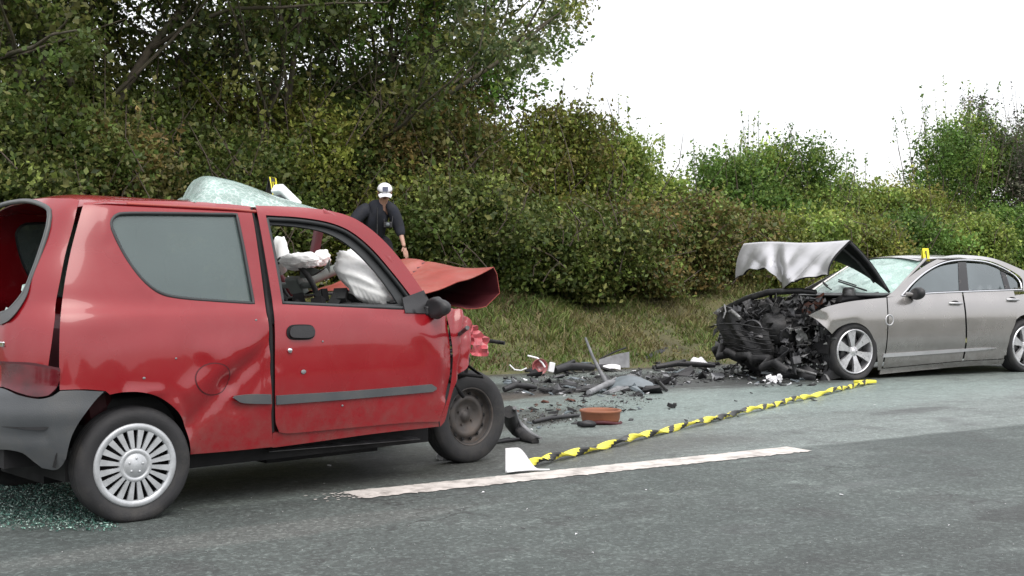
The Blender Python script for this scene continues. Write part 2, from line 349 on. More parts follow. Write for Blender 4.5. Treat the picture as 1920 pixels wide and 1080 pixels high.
class Car:
    """a car frame (x forward, y left, z up) with a body surface; panels are cut in 2D and laid on that surface"""
    def __init__(s, P, th, y0, near, w, x0, xr, n):
        s.F = np.array([math.cos(th), math.sin(th), 0]); s.L = np.array([-s.F[1], s.F[0], 0]); s.O = np.array([P[0], P[1], 0]) - y0 * s.L
        s.th = th; s.near = near; s.w = w; s.x0 = x0; s.xr = xr; s.n = n
    def plane(s, px, py, y):
        d = ray(px, py); t = ((s.O - CAMP) @ s.L + y) / (d @ s.L); p = CAMP + t * d - s.O; return Vector((p @ s.F, y, p[2]))
    def Fn(s, x, y, z):
        w = s.w(x, z); a = np.abs(y)
        side = a - w
        e = np.clip((s.x0 - x) / (s.x0 - s.xr(z)), 0, None); m = (e ** s.n + (a / w) ** s.n) ** (1 / s.n) - 1
        return np.where(x >= s.x0, side, m * w)
    def hit(s, pts):                               # photo points -> body surface, local coordinates
        D = np.stack([(pts[:, 0] - 960) / FPX, np.ones(len(pts)), (HY - pts[:, 1]) / FPX], 1)
        q = CAMP - s.O; o = np.array([q @ s.F, q @ s.L, q[2]]); d = np.stack([D @ s.F, D @ s.L, D[:, 2]], 1)
        tc = (s.near * .75 - o[1]) / d[:, 1]; ts = tc[:, None] + np.linspace(-1.0, 1.2, 240)[None]
        X = o + ts[..., None] * d[:, None]; f = s.Fn(X[..., 0], X[..., 1], X[..., 2]); neg = f < 0
        i = np.where(neg.any(1), neg.argmax(1), np.abs(f).argmin(1)); i = np.clip(i, 1, 239); r = np.arange(len(pts))
        f0, f1 = f[r, i - 1], f[r, i]; k = np.where((f0 > 0) & (f1 < 0), f0 / (f0 - f1 + 1e-12), 1.); t = ts[r, i - 1] + (ts[r, i] - ts[r, i - 1]) * k
        return o + t[:, None] * d
    def wrap(s, u, z):
        a = np.abs(u) * math.pi / 2; c = np.clip(np.cos(a), 0, 1); sn = np.sin(a)
        return np.stack([s.x0 - (s.x0 - s.xr(z)) * c ** (2 / s.n), np.sign(u) * s.w(np.full_like(z, s.x0), z) * sn ** (2 / s.n), z], 1)
    def towrap(s, pts):
        p = s.hit(np.array([q[:2] for q in pts], float)); e = np.clip((s.x0 - p[:, 0]) / (s.x0 - s.xr(p[:, 2])), 1e-4, None); a = np.abs(p[:, 1]) / s.w(p[:, 0], p[:, 2])
        u = np.arctan2(a ** (s.n / 2), e ** (s.n / 2)) * 2 / math.pi * np.sign(p[:, 1]); return [(u[i], p[i, 2], *pts[i][2:]) for i in range(len(pts))]
    def panel(s, name, mat, outline, holes=(), step=9, thick=.0015, off=0., parent=None, mode='px', mirror=False, disp=None, smooth=True, ystep=None, two=False, side=None):
        v, T, loops = cut2d(list(outline), [list(h) for h in holes], step, ystep)
        if mode == 'px': P = s.hit(v)
        elif mode == 'wrap': P = s.wrap(v[:, 0], v[:, 1])
        else: P = np.stack([v[:, 0], s.near * s.w(v[:, 0], v[:, 1]), v[:, 1]], 1)
        N = vnormals(P, T)
        ref = P - np.array([.9, 0, .6]); 
        if (N * ref * np.array([1. if mode == 'wrap' else 0, 1, .0])).sum() < 0: T = T[:, ::-1]; N = -N
        if disp is not None: P = P + N * disp(v, P)[:, None]
        P = P + N * off
        o = link(name, solid_mesh(name, P, T, thick, smooth, two=two), mat, parent); s.last = (P, T, loops)
        if mirror:
            o2 = link(name, solid_mesh(name, P, T, thick, smooth, mirror=True, two=two), mat, parent); return o, o2
        return o
    def strip(s, name, mat, pts, r, parent, mode='px', closed=True, off=0., mirror=False, seg=6, step=8):
        l = smooth_loop(pts, step, closed)
        P = s.hit(l) if mode == 'px' else s.wrap(l[:, 0], l[:, 1]) if mode == 'wrap' else np.stack([l[:, 0], s.near * s.w(l[:, 0], l[:, 1]), l[:, 1]], 1)
        P[:, 1] += np.sign(P[:, 1]) * off
        if closed: P = np.concatenate([P, P[:1]])
        res = []
        for sg in ([1, -1] if mirror else [1]):
            b = MB(); b.tube([Vector((p[0], p[1] * sg, p[2])) for p in P], r, seg, cap=not closed); res.append(b.build(name, mat, parent))
        return res[0]
def dents(lst):                                    # (x1,y1,x2,y2,width,depth) ridges or dents along lines
    def f(v, P):
        s = np.zeros(len(v))
        for x1, y1, x2, y2, wd, dp in lst:
            a = np.array([x1, y1], float); ab = np.array([x2 - x1, y2 - y1], float); t = np.clip(((v - a) @ ab) / (ab @ ab + 1e-9), 0, 1)
            s += dp * np.exp(-(np.linalg.norm(v - a - t[:, None] * ab, axis=1) / wd) ** 2)
        return s
    return f
def copy_tree(o, parent=None):
    c = o.copy(); COL.objects.link(c); c.parent = parent
    for ch in [k for k in bpy.data.objects if k.parent == o]: copy_tree(ch, c)
    return c
# ------------------------------------------------------------------ road, verge, ground
def road_mat():
    m = bpy.data.materials.new('asphalt'); MATS['asphalt'] = m; m.use_nodes = True; nt = m.node_tree; n = nt.nodes.new; lk = nt.links.new
    p = nt.nodes['Principled BSDF']; tc = n('ShaderNodeTexCoord'); OB = tc.outputs['Object']
    sx = n('ShaderNodeSeparateXYZ'); lk(OB, sx.inputs[0])
    def noise(sc, det=6, rough=.6, stretch=None):
        t = n('ShaderNodeTexNoise'); t.inputs['Scale'].default_value = sc; t.inputs['Detail'].default_value = det; t.inputs['Roughness'].default_value = rough
        if stretch:
            mp = n('ShaderNodeMapping'); mp.inputs['Scale'].default_value = stretch; lk(OB, mp.inputs[0]); lk(mp.outputs[0], t.inputs['Vector'])
        else: lk(OB, t.inputs['Vector'])
        return t.outputs[0]
    def rng(v, a, b, c, d, smooth=False):
        r = n('ShaderNodeMapRange'); r.inputs[1].default_value = a; r.inputs[2].default_value = b; r.inputs[3].default_value = c; r.inputs[4].default_value = d
        if smooth: r.interpolation_type = 'SMOOTHSTEP'
        lk(v, r.inputs[0]); return r.outputs[0]
    def mth(op, a, b):
        t = n('ShaderNodeMath'); t.operation = op
        for i, v in enumerate((a, b)):
            if isinstance(v, (int, float)): t.inputs[i].default_value = v
            else: lk(v, t.inputs[i])
        return t.outputs[0]
    def mix(f, a, b):
        t = n('ShaderNodeMix'); t.data_type = 'RGBA'
        if isinstance(f, (int, float)): t.inputs[0].default_value = f
        else: lk(f, t.inputs[0])
        for i, v in ((6, a), (7, b)):
            if isinstance(v, tuple): t.inputs[i].default_value = (*v, 1)
            else: lk(v, t.inputs[i])
        return t.outputs[2]
    def blob(cu, cd, a, b, nz, soft=.5, ang=0.):   # 1 inside a ragged ellipse
        c, s = math.cos(ang), math.sin(ang)
        du = mth('SUBTRACT', sx.outputs[0], cu); dd = mth('SUBTRACT', sx.outputs[1], cd)
        x = mth('ADD', mth('MULTIPLY', du, c / a), mth('MULTIPLY', dd, s / a)); y = mth('ADD', mth('MULTIPLY', du, -s / b), mth('MULTIPLY', dd, c / b))
        r = mth('ADD', mth('POWER', x, 2), mth('POWER', y, 2)); r = mth('ADD', r, mth('MULTIPLY', mth('SUBTRACT', nz, .5), 2.6))
        return rng(r, 1 - soft, 1 + soft, 1, 0, True)
    big = noise(.55, 5); mid = noise(2.3, 7, .65); fine = noise(22, 5, .7); grit = noise(170, 3, .7); streak = noise(1.2, 7, .65, (.35, 1.9, 1)); sm = noise(3.2, 9, .72, (.8, 1.3, 1))
    edge = mth('ADD', sx.outputs[1], mth('MULTIPLY', mth('SUBTRACT', mid, .5), .12))
    lane = rng(edge, .02, .10, 0, 1)               # far lane beyond the centre seam: worn, sky reflection put into its paler colour
    near = mix(rng(big, .35, .65, 0, 1), (.048, .059, .056), (.080, .096, .090))
    far = mix(rng(streak, .35, .65, 0, 1), (.115, .136, .127), (.165, .196, .183))
    col = mix(lane, near, far)
    # pale smears on the near lane
    smear = mth('MULTIPLY', rng(sm, .52, .66, 0, 1), rng(big, .42, .6, .15, 1)); smear = mth('MULTIPLY', smear, mth('SUBTRACT', 1, lane))
    col = mix(mth('MULTIPLY', smear, .55), col, (.16, .19, .178))
    # dark crown patches and damp blotches
    col = mix(mth('MULTIPLY', rng(mid, .52, .66, 0, 1), .55), col, (.035, .036, .036))
    # greenish damp film, sky sheen put into its colour; brown soil spill and dark oil where the cars met
    damp_sheen = blob(6.0, 2.6, 3.6, 1.0, sm, .7); col = mix(mth('MULTIPLY', damp_sheen, .7), col, (.20, .255, .238))
    brown = blob(3.0, 4.2, 1.9, .40, sm, .4, .15); col = mix(mth('MULTIPLY', brown, .85), col, (.055, .040, .030))
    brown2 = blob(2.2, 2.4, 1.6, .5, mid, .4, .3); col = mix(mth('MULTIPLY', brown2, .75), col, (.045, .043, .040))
    oil = blob(7.2, 4.9, 3.6, 1.1, sm, .4); col = mix(mth('MULTIPLY', oil, .8), col, (.022, .021, .020))
    car_shade = blob(-.6, 1.6, 2.6, 1.5, mid, .6); col = mix(mth('MULTIPLY', car_shade, .55), col, (.040, .039, .037))  # shade under the red car put into the road colour
    shade2 = blob(1.2, .75, 2.2, .62, mid, .6); col = mix(mth('MULTIPLY', shade2, .6), col, (.052, .050, .046))  # dimmer strip along the car's side, shade put into the colour
    track = rng(mth('ADD', mth('ABSOLUTE', mth('SUBTRACT', sx.outputs[1], -2.3), 0), mth('MULTIPLY', sm, .5)), .3, .75, .45, 0, True); col = mix(track, col, (.038, .043, .041))
    for cu_, cd_, a_, b_ in ((4.6, -1.3, .5, .16), (2.4, -2.1, .35, .12), (7.5, -1.9, .6, .2), (5.8, 1.2, .5, .14), (8.6, 1.5, .7, .2)):
        st_ = blob(cu_, cd_, a_, b_, sm, .5, .1); col = mix(mth('MULTIPLY', st_, .6), col, (.030, .032, .031))
    dust = blob(-.75, -.62, 1.1, .16, sm, .5, .05); col = mix(mth('MULTIPLY', dust, mth('MULTIPLY', sm, .45)), col, (.17, .165, .155))
    col = mix(mth('MULTIPLY', rng(sx.outputs[1], 6.0, 6.7, 0, 1), rng(mid, .3, .6, .4, .95)), col, (.055, .046, .034))
    vo = n('ShaderNodeTexVoronoi'); vo.inputs['Scale'].default_value = 75; lk(OB, vo.inputs['Vector']); sc = n('ShaderNodeSeparateColor'); lk(vo.outputs['Color'], sc.inputs[0])
    stone = rng(mth('POWER', sc.outputs[0], 4), 0, 1, .80, 1.75)
    tint = mth('MULTIPLY', mth('MULTIPLY', rng(fine, .3, .7, .74, 1.26), rng(grit, .3, .7, .70, 1.30)), stone)
    v3 = n('ShaderNodeTexVoronoi'); v3.feature = 'DISTANCE_TO_EDGE'; v3.inputs['Scale'].default_value = .55
    ad = n('ShaderNodeVectorMath'); ad.operation = 'ADD'; ws_ = n('ShaderNodeTexNoise'); ws_.inputs['Scale'].default_value = 3; ws_.inputs['Detail'].default_value = 6; lk(OB, ws_.inputs['Vector']); s3 = n('ShaderNodeVectorMath'); s3.operation = 'SCALE'; s3.inputs['Scale'].default_value = .7; lk(ws_.outputs['Color'], s3.inputs[0]); lk(OB, ad.inputs[0]); lk(s3.outputs[0], ad.inputs[1]); lk(ad.outputs[0], v3.inputs['Vector'])
    crack = mth('MULTIPLY', rng(v3.outputs['Distance'], .0, .008, .7, 0), rng(big, .45, .6, 0, 1)); col = mix(crack, col, (.022, .023, .023))
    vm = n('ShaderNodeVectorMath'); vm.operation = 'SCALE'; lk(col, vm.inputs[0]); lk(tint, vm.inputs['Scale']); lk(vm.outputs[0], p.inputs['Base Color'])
    wet = mth('ADD', mth('MULTIPLY', lane, .6), mth('MULTIPLY', damp_sheen, .35)); wet = mth('MULTIPLY', wet, rng(sm, .35, .6, .5, 1.05)); wet = mth('ADD', wet, mth('MULTIPLY', rng(streak, .5, .66, 0, .42), rng(big, .4, .6, .3, 1)))
    lk(rng(wet, 0, 1, .75, .30), p.inputs['Roughness']); p.inputs['Specular IOR Level'].default_value = .5
    bp = n('ShaderNodeBump'); bp.inputs['Strength'].default_value = .55; bp.inputs['Distance'].default_value = .006
    lk(mth('ADD', grit, mth('MULTIPLY', fine, .6)), bp.inputs['Height']); lk(bp.outputs[0], p.inputs['Normal'])
road_mat()
mk('dash_paint', (.56, .525, .49), .65, var=.15, scale=9, dirt=(.16, .14, .125), dirt_amt=.95, dirt_scale=8, bump=.2, bscale=120)
mk('soil', (.095, .088, .038), .95, var=.45, scale=2.2, bump=.8, bscale=14, dirt=(.06, .075, .022), dirt_amt=.9, dirt_scale=1.2)
def flat_sheet(name, u0, u1, d0, d1, z, mat, kind='structure'):
    b = MB(); b.add([(u0, d0, 0), (u1, d0, 0), (u1, d1, 0), (u0, d1, 0)], [(0, 1, 2, 3)]); o = b.build(name, mat)
    o.location = (RO[0], RO[1], z); o.rotation_euler = (0, 0, ROADANG); return tag(o, kind=kind)
gr = flat_sheet('ground', -900, 900, -900, 900, -.08, 'soil')
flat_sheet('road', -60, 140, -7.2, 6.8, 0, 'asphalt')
def centre_dash(u0, length):
    rr = np.random.default_rng(int(u0 * 10) + 5000); b = MB(); n = 130; V = []
    for i in range(n + 1):
        u = u0 + length * i / n; e = min(1, min(i, n - i) / 3)
        V += [(u + rr.normal() * .006, -.115 - rr.normal() * .009, 0), (u + rr.normal() * .006, .115 + rr.normal() * .004, 0)]
    b.add(V, [(2*i, 2*i+2, 2*i+3, 2*i+1) for i in range(n)])
    for k in range(46):                            # chipped end of the line
        x, y, s = u0 - abs(rr.normal()) * .10, rr.uniform(-.11, .11), rr.uniform(.004, .014)
        b.add([(x - s, y - s*.6, 0), (x + s, y - s*.4, 0), (x + s*.7, y + s*.6, 0), (x - s*.8, y + s*.5, 0)], [(0, 1, 2, 3)])
    o = b.build('road_marking', 'dash_paint'); o.location = (RO[0], RO[1], .004); o.rotation_euler = (0, 0, ROADANG); return o
tag(centre_dash(0.02, 3.18), kind='structure')
for k in (-2, -1, 1, 2): tag(centre_dash(.02 + 9.2 * k, 3.1), kind='structure')
def make_verge():
    u = np.concatenate([np.linspace(-40, -8, 40), np.linspace(-7.8, 30, 240), np.linspace(31, 110, 60)]); d = np.concatenate([np.linspace(6.62, 13, 70), np.linspace(13.5, 60, 30)])
    U, D = np.meshgrid(u, d, indexing='ij'); rg = np.random.default_rng(3)
    Z = bank(U, D) + sstep(6.9, 8, D) * rg.normal(size=U.shape) * .018
    V = np.stack([U, D, Z], -1).reshape(-1, 3); m = len(d); i = np.arange((len(u) - 1) * m).reshape(-1, m)[:, :-1].ravel()
    F = np.stack([i, i + m, i + m + 1, i + 1], 1)
    o = link('grass_verge', np_mesh('grass_verge', V, F, smooth=True), 'soil'); o.location = (RO[0], RO[1], 0); o.rotation_euler = (0, 0, ROADANG); tag(o, kind='structure')
make_verge()
def make_grass():
    rg = np.random.default_rng(11); n = 90000
    u = rg.uniform(-4, 27, n); d = 6.75 + rg.beta(1.3, 1.6, n) * 5.2
    keep = (rg.uniform(size=n) < sstep(6.7, 7.5, d) * .9 + .1) ; u, d = u[keep], d[keep]
    k = len(u); clump = np.sin(u * 2.1 + d * 1.3) + np.sin(u * 4.7 - d * 3.1) + np.sin(u * .9 + 2) ; h = rg.uniform(.05, .17, k) * (1 + .25 * clump) * (.6 + .7 * sstep(7, 9, d))
    h = np.clip(h, .03, .35); a = rg.uniform(0, 6.28, k); lean = rg.uniform(.2, 1.1, k); la = rg.uniform(0, 6.28, k); w = rg.uniform(.006, .014, k)
    B = np.stack([u, d, bank(u, d) - .01], 1); W = np.stack([np.cos(a), np.sin(a), 0 * a], 1) * w[:, None]
    Dv = np.stack([np.cos(la) * lean, np.sin(la) * lean, np.ones(k)], 1); Dv /= np.linalg.norm(Dv, axis=1, keepdims=True)
    M = B + Dv * h[:, None] * .6; T = B + Dv * h[:, None] + np.stack([np.cos(la), np.sin(la), -.5 + 0 * la], 1) * (h * .25)[:, None]
    V = np.stack([B - W, B + W, M + W * .7, M - W * .7, T], 1).reshape(-1, 3); i = np.arange(k)[:, None] * 5
    F = np.concatenate([i + [0, 1, 2], i + [0, 2, 3], i + [3, 2, 4]])
    pal = np.array([(.13, .175, .042), (.17, .175, .058), (.20, .17, .08), (.10, .155, .036), (.15, .115, .055)])
    t = np.sin(u * .8 + 1.3 * np.sin(d * 1.7)) + .6 * np.sin(u * 2.9 + d) + rg.normal(size=k) * .8
    ci = np.where(t > 1.1, 2, np.where(t > .4, 1, np.where(t > -.5, 0, np.where(t > -1.4, 3, 4)))); c = pal[ci] * rg.uniform(.7, 1.25, k)[:, None]
    o = link('grass', np_mesh('grass', V, F, np.repeat(c, 5, 0)), 'grass_blade'); o.location = (RO[0], RO[1], 0); o.rotation_euler = (0, 0, ROADANG)
    tag(o, 'short olive and straw coloured grass covering the bank below the hedge', 'grass', kind='stuff')
make_grass()

# ------------------------------------------------------------------ trees and bushes
PAL = {
 'dark':  [(.062, .10, .022), (.095, .132, .028), (.125, .155, .038), (.078, .105, .028), (.14, .145, .044)],
 'green': [(.080, .155, .028), (.115, .195, .04), (.15, .215, .045), (.09, .165, .036)],
 'olive': [(.14, .18, .032), (.19, .22, .042), (.115, .155, .03), (.22, .23, .05), (.14, .125, .035)],
 'light': [(.20, .26, .055), (.165, .245, .05), (.24, .275, .065), (.135, .205, .045)],
 'brown': [(.13, .12, .038), (.15, .14, .044), (.11, .155, .036), (.125, .17, .042), (.18, .13, .045)],
 'plum':  [(.095, .095, .070), (.12, .10, .085), (.085, .11, .06)],
 'grey':  [(.10, .145, .055), (.085, .12, .05), (.13, .17, .068), (.125, .13, .05)],
}
def leaves(name, parent, blobs, n, size, pal, seed, clump=.17, k=None, extra=None, up=.3):
    """leaf quads in clumps spread through ellipsoid blobs (x,y,z,rx,ry,rz)"""
    rg = np.random.default_rng(seed); blobs = np.array(blobs, float); wt = blobs[:, 3] * blobs[:, 5]; wt /= wt.sum()
    k = k or max(12, n // 70); bi = rg.choice(len(blobs), k, p=wt); dv = rg.normal(size=(k, 3)); dv /= np.linalg.norm(dv, axis=1, keepdims=True)
    C = blobs[bi, :3] + dv * (rg.uniform(.15, 1, k) ** .5)[:, None] * blobs[bi, 3:6] * rg.uniform(.85, 1.12, k)[:, None]
    C[:, 2] = np.maximum(C[:, 2], .05); ch = rg.integers(0, len(PAL[pal]), k); cb = np.exp(rg.normal(size=k) * .34); cs = rg.uniform(.7, 1.5, k) * clump
    li = rg.integers(0, k, n); P = C[li] + rg.normal(size=(n, 3)) * cs[li][:, None] * np.array([1, 1, .8])
    if extra is not None: P = np.concatenate([P, extra]); li = np.concatenate([li, rg.integers(0, k, len(extra))]); n = len(P)
    P[:, 2] = np.maximum(P[:, 2], .03)
    ax = rg.normal(size=(n, 3)); ax[:, 2] -= .3; ax /= np.linalg.norm(ax, axis=1, keepdims=True); nn = rg.normal(size=(n, 3)); nn[:, 2] += up
    sd = np.cross(nn, ax); sd /= np.linalg.norm(sd, axis=1, keepdims=True) + 1e-9; L = size * np.clip(np.exp(rg.normal(size=n) * .34), .4, 2.0)[:, None]
    nrm = np.cross(ax, sd)
    V = np.stack([P - ax * L * .5, P + sd * L * .3 + nrm * L * .08, P + ax * L * .5, P - sd * L * .3 + nrm * L * .08], 1).reshape(-1, 3); F = np.arange(n * 4).reshape(-1, 4)
    pl = np.array(PAL[pal]); c = pl[ch[li]] * cb[li][:, None] * rg.uniform(.75, 1.3, n)[:, None]; odd = rg.uniform(size=n) < .10; c[odd] = pl[rg.integers(0, len(pl), odd.sum())] * 1.35
    F = np.concatenate([F[:, [0, 1, 2]], F[:, [0, 2, 3]]])
    return link(name, np_mesh(name, V, F, np.repeat(c, 4, 0)), 'leaf', parent)
def limb(b, rg, p, d, L, r, lvl, tips, seg=6):
    n = 5; pts = [p]; rad = [r]
    for i in range(n):
        d = (d + Vector(rg.normal(size=3)) * .16 + Vector((0, 0, .06))).normalized(); pts.append(pts[-1] + d * L / n); rad.append(r * (1 - .75 * (i + 1) / n))
    b.tube(pts, rad, seg if lvl else 9)
    for q in pts[2:]: tips.append((q, lvl))
    if lvl < 2:
        for j in range(5 if lvl == 0 else 3):
            i = rg.integers(2 if lvl == 0 else 1, n + 1); dd = (d + Vector(rg.normal(size=3)) * .75).normalized(); dd.z = abs(dd.z) * .7 + .12
            limb(b, rg, pts[i], dd.normalized(), L * rg.uniform(.38, .6), rad[min(i, n - 1)] * .55 + .006, lvl + 1, tips, 5)
def bush(px, d, top, width, pal, n, label, size=.068, sprigs=0, depth=None, lo=0., seedo=0):
    x, y = at(px, d); u_, d_ = ud(x, y); z0 = float(bank(u_, d_)); h = CAMH + (HY - top) * y / FPX - z0
    rt = empty('bush', (x, y, z0), 0, label, 'bush', 'bushes along the roadside hedge'); seed = int(px * 3 + d * 100) % 99991 + 7; rg = np.random.default_rng(seed)
    w = width / 2; dp = (depth or width * .8) / 2; bl = [(0, 0, h * .48, w * .95, dp * .85, h * .47), (0, 0, h * .70, w * .6, dp * .6, h * .27)]
    for k in range(17):
        z = rg.uniform(.12, .88); t = math.sqrt(max(.1, 1 - (2 * z - .9) ** 2)); bl.append((rg.uniform(-.95, .95) * w * t, rg.uniform(-.9, .5) * dp * t, h * z, w * rg.uniform(.14, .36), dp * rg.uniform(.16, .36), h * rg.uniform(.06, .15)))
    ex = []; b = MB()
    for k in range(5):
        a = rg.uniform(0, 6.28); e = Vector((math.cos(a) * w * .6, math.sin(a) * dp * .5, h * rg.uniform(.5, .85))); b.tube([(e.x * .15, e.y * .15, -.05), e * .45 + Vector((0, 0, h * .08)), e], [.03, .02, .006], 5)
    for k in range(16):
        q0 = Vector((rg.uniform(-1, 1) * w, -dp * rg.uniform(.55, 1.0), h * rg.uniform(.05, .75))); dq = Vector((rg.normal() * .35, -rg.uniform(0, .12), rg.uniform(.25, .9))).normalized() * h * rg.uniform(.2, .4)
        b.tube([q0, q0 + dq * .5 + Vector((rg.normal() * .05, 0, 0)), q0 + dq + Vector((rg.normal() * .12, .02, -.03))], [.010, .008, .004], 4)
    for k in range(sprigs or (5 if px < 900 else 2)):
        sx_, sy_ = rg.uniform(-.8, .8) * w, rg.uniform(-.5, .5) * dp; z1 = h * rg.uniform(1.0, 1.32 if px < 900 else 1.2); q = [Vector((sx_ * .7, sy_ * .7, h * .55)), Vector((sx_ * .9, sy_, h * .85)), Vector((sx_ + rg.normal() * .12, sy_, z1))]
        b.tube(q, [.012, .008, .003], 4)
        for j in range(34): t = rg.uniform(.1, 1); c = q[1].lerp(q[2], t); ex.append((c.x + rg.normal() * .06 * (1.2 - t), c.y + rg.normal() * .06, c.z + rg.normal() * .04))
    leaves('foliage', rt, bl, int(n * 1.65), size, pal, seed, clump=.15, extra=np.array(ex) if ex else None); tag(b.build('stem', 'twig', rt), kind='stuff'); return rt
def tree(px, d, h, spread, pal, n, label, lean=0., size=.085, trunk=.11, name='tree', low=.35, seed=None, kk=.2, full=True):
    x, y = at(px, d); u_, d_ = ud(x, y); z0 = float(bank(u_, d_)); rt = empty(name, (x, y, z0), 0, label, 'tree', 'trees behind the hedge')
    seed = seed or int(px * 7 + d * 31) % 99991 + 3; rg = np.random.default_rng(seed); b = MB(); tips = []
    nT = 3 if spread > 1.2 else 1
    for k in range(nT):
        dr = Vector((lean + rg.normal() * .22, rg.normal() * .15, 1)).normalized(); limb(b, rg, Vector((rg.normal() * .15, rg.normal() * .15, -.1)), dr, h * rg.uniform(.8, .97), trunk * rg.uniform(.7, 1), 0, tips)
    b.build('trunk', 'bark', rt)
    tl = [t for t, lv in tips if t.z > h * low]; tl = [tl[i] for i in rg.permutation(len(tl))[:90]]
    bl = [(t.x, t.y, t.z, spread * kk * rg.uniform(.8, 1.6), spread * kk * rg.uniform(.8, 1.6), spread * kk * rg.uniform(.7, 1.3)) for t in tl]
    if full: bl += [(lean * h * z + rg.normal() * spread * .35, rg.normal() * spread * .3, h * z, spread * .55, spread * .5, h * .10) for z in np.linspace(max(.2, low - .05), 1.0, 11)]
    leaves('crown', rt, bl, n, size, pal, seed, clump=.13, k=max(30, n // 30)); return rt
def reflection_hedge():                               # unseen hedge behind the camera, added to darken the red car's reflections
    rg = np.random.default_rng(77); n = 26000; u = rg.uniform(-30, 40, n); d = -13.5 - rg.uniform(0, 2.2, n); top = 1.5 + .4 * np.sin(u * .5) + .5 * np.sin(u * 1.3 + 1); P = np.stack([u, d, rg.uniform(0, 1, n) ** .8 * top], 1); P[:, 1] += P[:, 2] * -.25
    ax = rg.normal(size=(n, 3)); ax /= np.linalg.norm(ax, axis=1, keepdims=True); sd = np.cross(ax, rg.normal(size=(n, 3))); sd /= np.linalg.norm(sd, axis=1, keepdims=True); L = rg.uniform(.16, .34, n)[:, None]
    V = np.stack([P - ax * L, P + sd * L * .6, P + ax * L, P - sd * L * .6], 1).reshape(-1, 3); pl = np.array(PAL['dark'] + PAL['olive']); c = pl[rg.integers(0, len(pl), n)]
    o = link('hedge', np_mesh('hedge', V, np.arange(n * 4).reshape(-1, 4), np.repeat(c, 4, 0)), 'leaf'); o.location = (RO[0], RO[1], 0); o.rotation_euler = (0, 0, ROADANG)
    tag(o, 'unseen hedge behind the camera, added for its dark reflection in the red car', 'hedge', kind='stuff')
reflection_hedge()
T_ = tree
T_(-40, 12.0, 8.2, 2.4, 'dark', 30000, 'dark leaning tree at the far left behind the red hatchback', .12, trunk=.12, low=.15)
T_(90, 12.3, 8.5, 2.2, 'dark', 30000, 'dense dark tree rising above the tailgate of the red hatchback', -.05, trunk=.11, low=.15)
T_(200, 12.8, 8.5, 2.2, 'dark', 21000, 'tall thin tree whose trunk rises above the quarter window of the red hatchback', -.05, trunk=.09, low=.2)
T_(310, 13.2, 7.8, 2.3, 'grey', 20000, 'sparse tree with sky showing through, left of the shattered windscreen', .1, trunk=.07, low=.2)
T_(430, 12.4, 8.0, 2.2, 'dark', 24000, 'slanting dark tree directly above the windscreen lying on the roof', .22, trunk=.09, low=.2)
T_(560, 13.4, 7.6, 2.2, 'grey', 22000, 'airy grey green tree right of the slanting dark one', -.12, trunk=.07, low=.2)
T_(680, 12.8, 8.0, 2.3, 'olive', 22000, 'tall airy tree directly above the man in the white cap', .05, trunk=.07, low=.2)
T_(715, 13.6, 7.8, 2.2, 'grey', 22000, 'loose leaved tree above the brown dry scrub', .02, trunk=.07, low=.3)
T_(775, 12.8, 7.8, 1.8, 'green', 19000, 'rightmost tall tree of the left group, its leaves against the white sky', .03, trunk=.07, low=.3)
T_(1940, 13.4, 4.3, .8, 'plum', 5200, 'purplish sparse tree at the right edge of the view', -.02, size=.07, low=.4, kk=.3, trunk=.06, full=False)
B_ = bush
B_(1925, 13.2, 190, 1.0, 'plum', 2600, 'narrow dark purplish bush at the right edge in front of the purplish tree', sprigs=5)
B_(1420, 14.6, 268, 2.6, 'light', 11000, 'light green bush between the rounded and the pointed green bushes', sprigs=4)
B_(1815, 14.8, 205, 2.6, 'light', 11000, 'light green bush between the two tall green bushes on the right', sprigs=5)
B_(1570, 14.6, 318, 2.6, 'green', 11000, 'green bush filling the dip in the hedge line right of the pointed bush', sprigs=3)
B_(-70, 10.8, 130, 3.0, 'dark', 15000, 'dark bush at the left edge behind the tailgate')
B_(80, 11.3, 160, 2.6, 'dark', 15000, 'dark bush above the tailgate of the red hatchback')
B_(215, 11.0, 218, 2.3, 'brown', 13000, 'brownish scrub above the quarter window of the red hatchback')
B_(330, 11.8, 195, 2.2, 'dark', 16000, 'dark green bush directly behind the rolled shattered windscreen')
B_(450, 11.2, 245, 2.2, 'dark', 14000, 'bush behind the dark marker and white strip on the car roof')
B_(570, 11.8, 165, 2.1, 'olive', 16000, 'olive bush left of the man in the white cap')
B_(690, 11.9, 205, 2.3, 'dark', 15000, 'dark bush directly behind the man in the white cap')
B_(640, 12.8, 110, 2.8, 'dark', 18000, 'tall bush behind the olive one left of the man')
B_(400, 12.8, 120, 3.0, 'olive', 18000, 'olive undergrowth among the trunks above the car roof')
B_(180, 13.0, 95, 3.0, 'dark', 18000, 'dark undergrowth among the trunks above the quarter window')
B_(820, 11.5, 185, 2.3, 'brown', 15000, 'reddish brown dry scrub right of the man in the white cap')
B_(850, 12.6, 165, 2.8, 'green', 13000, 'green bush rising behind the reddish brown scrub')
B_(940, 11.4, 215, 2.5, 'olive', 16000, 'olive bush above the upturned red bonnet', sprigs=2)
B_(1040, 11.6, 190, 2.5, 'olive', 17000, 'tallest yellowish olive bush of the middle mound', sprigs=5)
B_(1130, 11.5, 232, 2.3, 'light', 15000, 'yellow green bush on the right shoulder of the middle mound', sprigs=4)
B_(1205, 11.6, 300, 1.9, 'light', 11000, 'low light green bush where the middle mound slopes down to the gap', sprigs=5)
B_(960, 10.2, 380, 2.2, 'dark', 12000, 'shaded bush at the top of the grass bank above the red bonnet')
B_(1070, 10.2, 370, 2.3, 'dark', 13000, 'shaded bush at the top of the bank below the tallest mound')
B_(1170, 10.2, 385, 2.1, 'brown', 12000, 'brown bush on the bank top left of the autumn hedge')
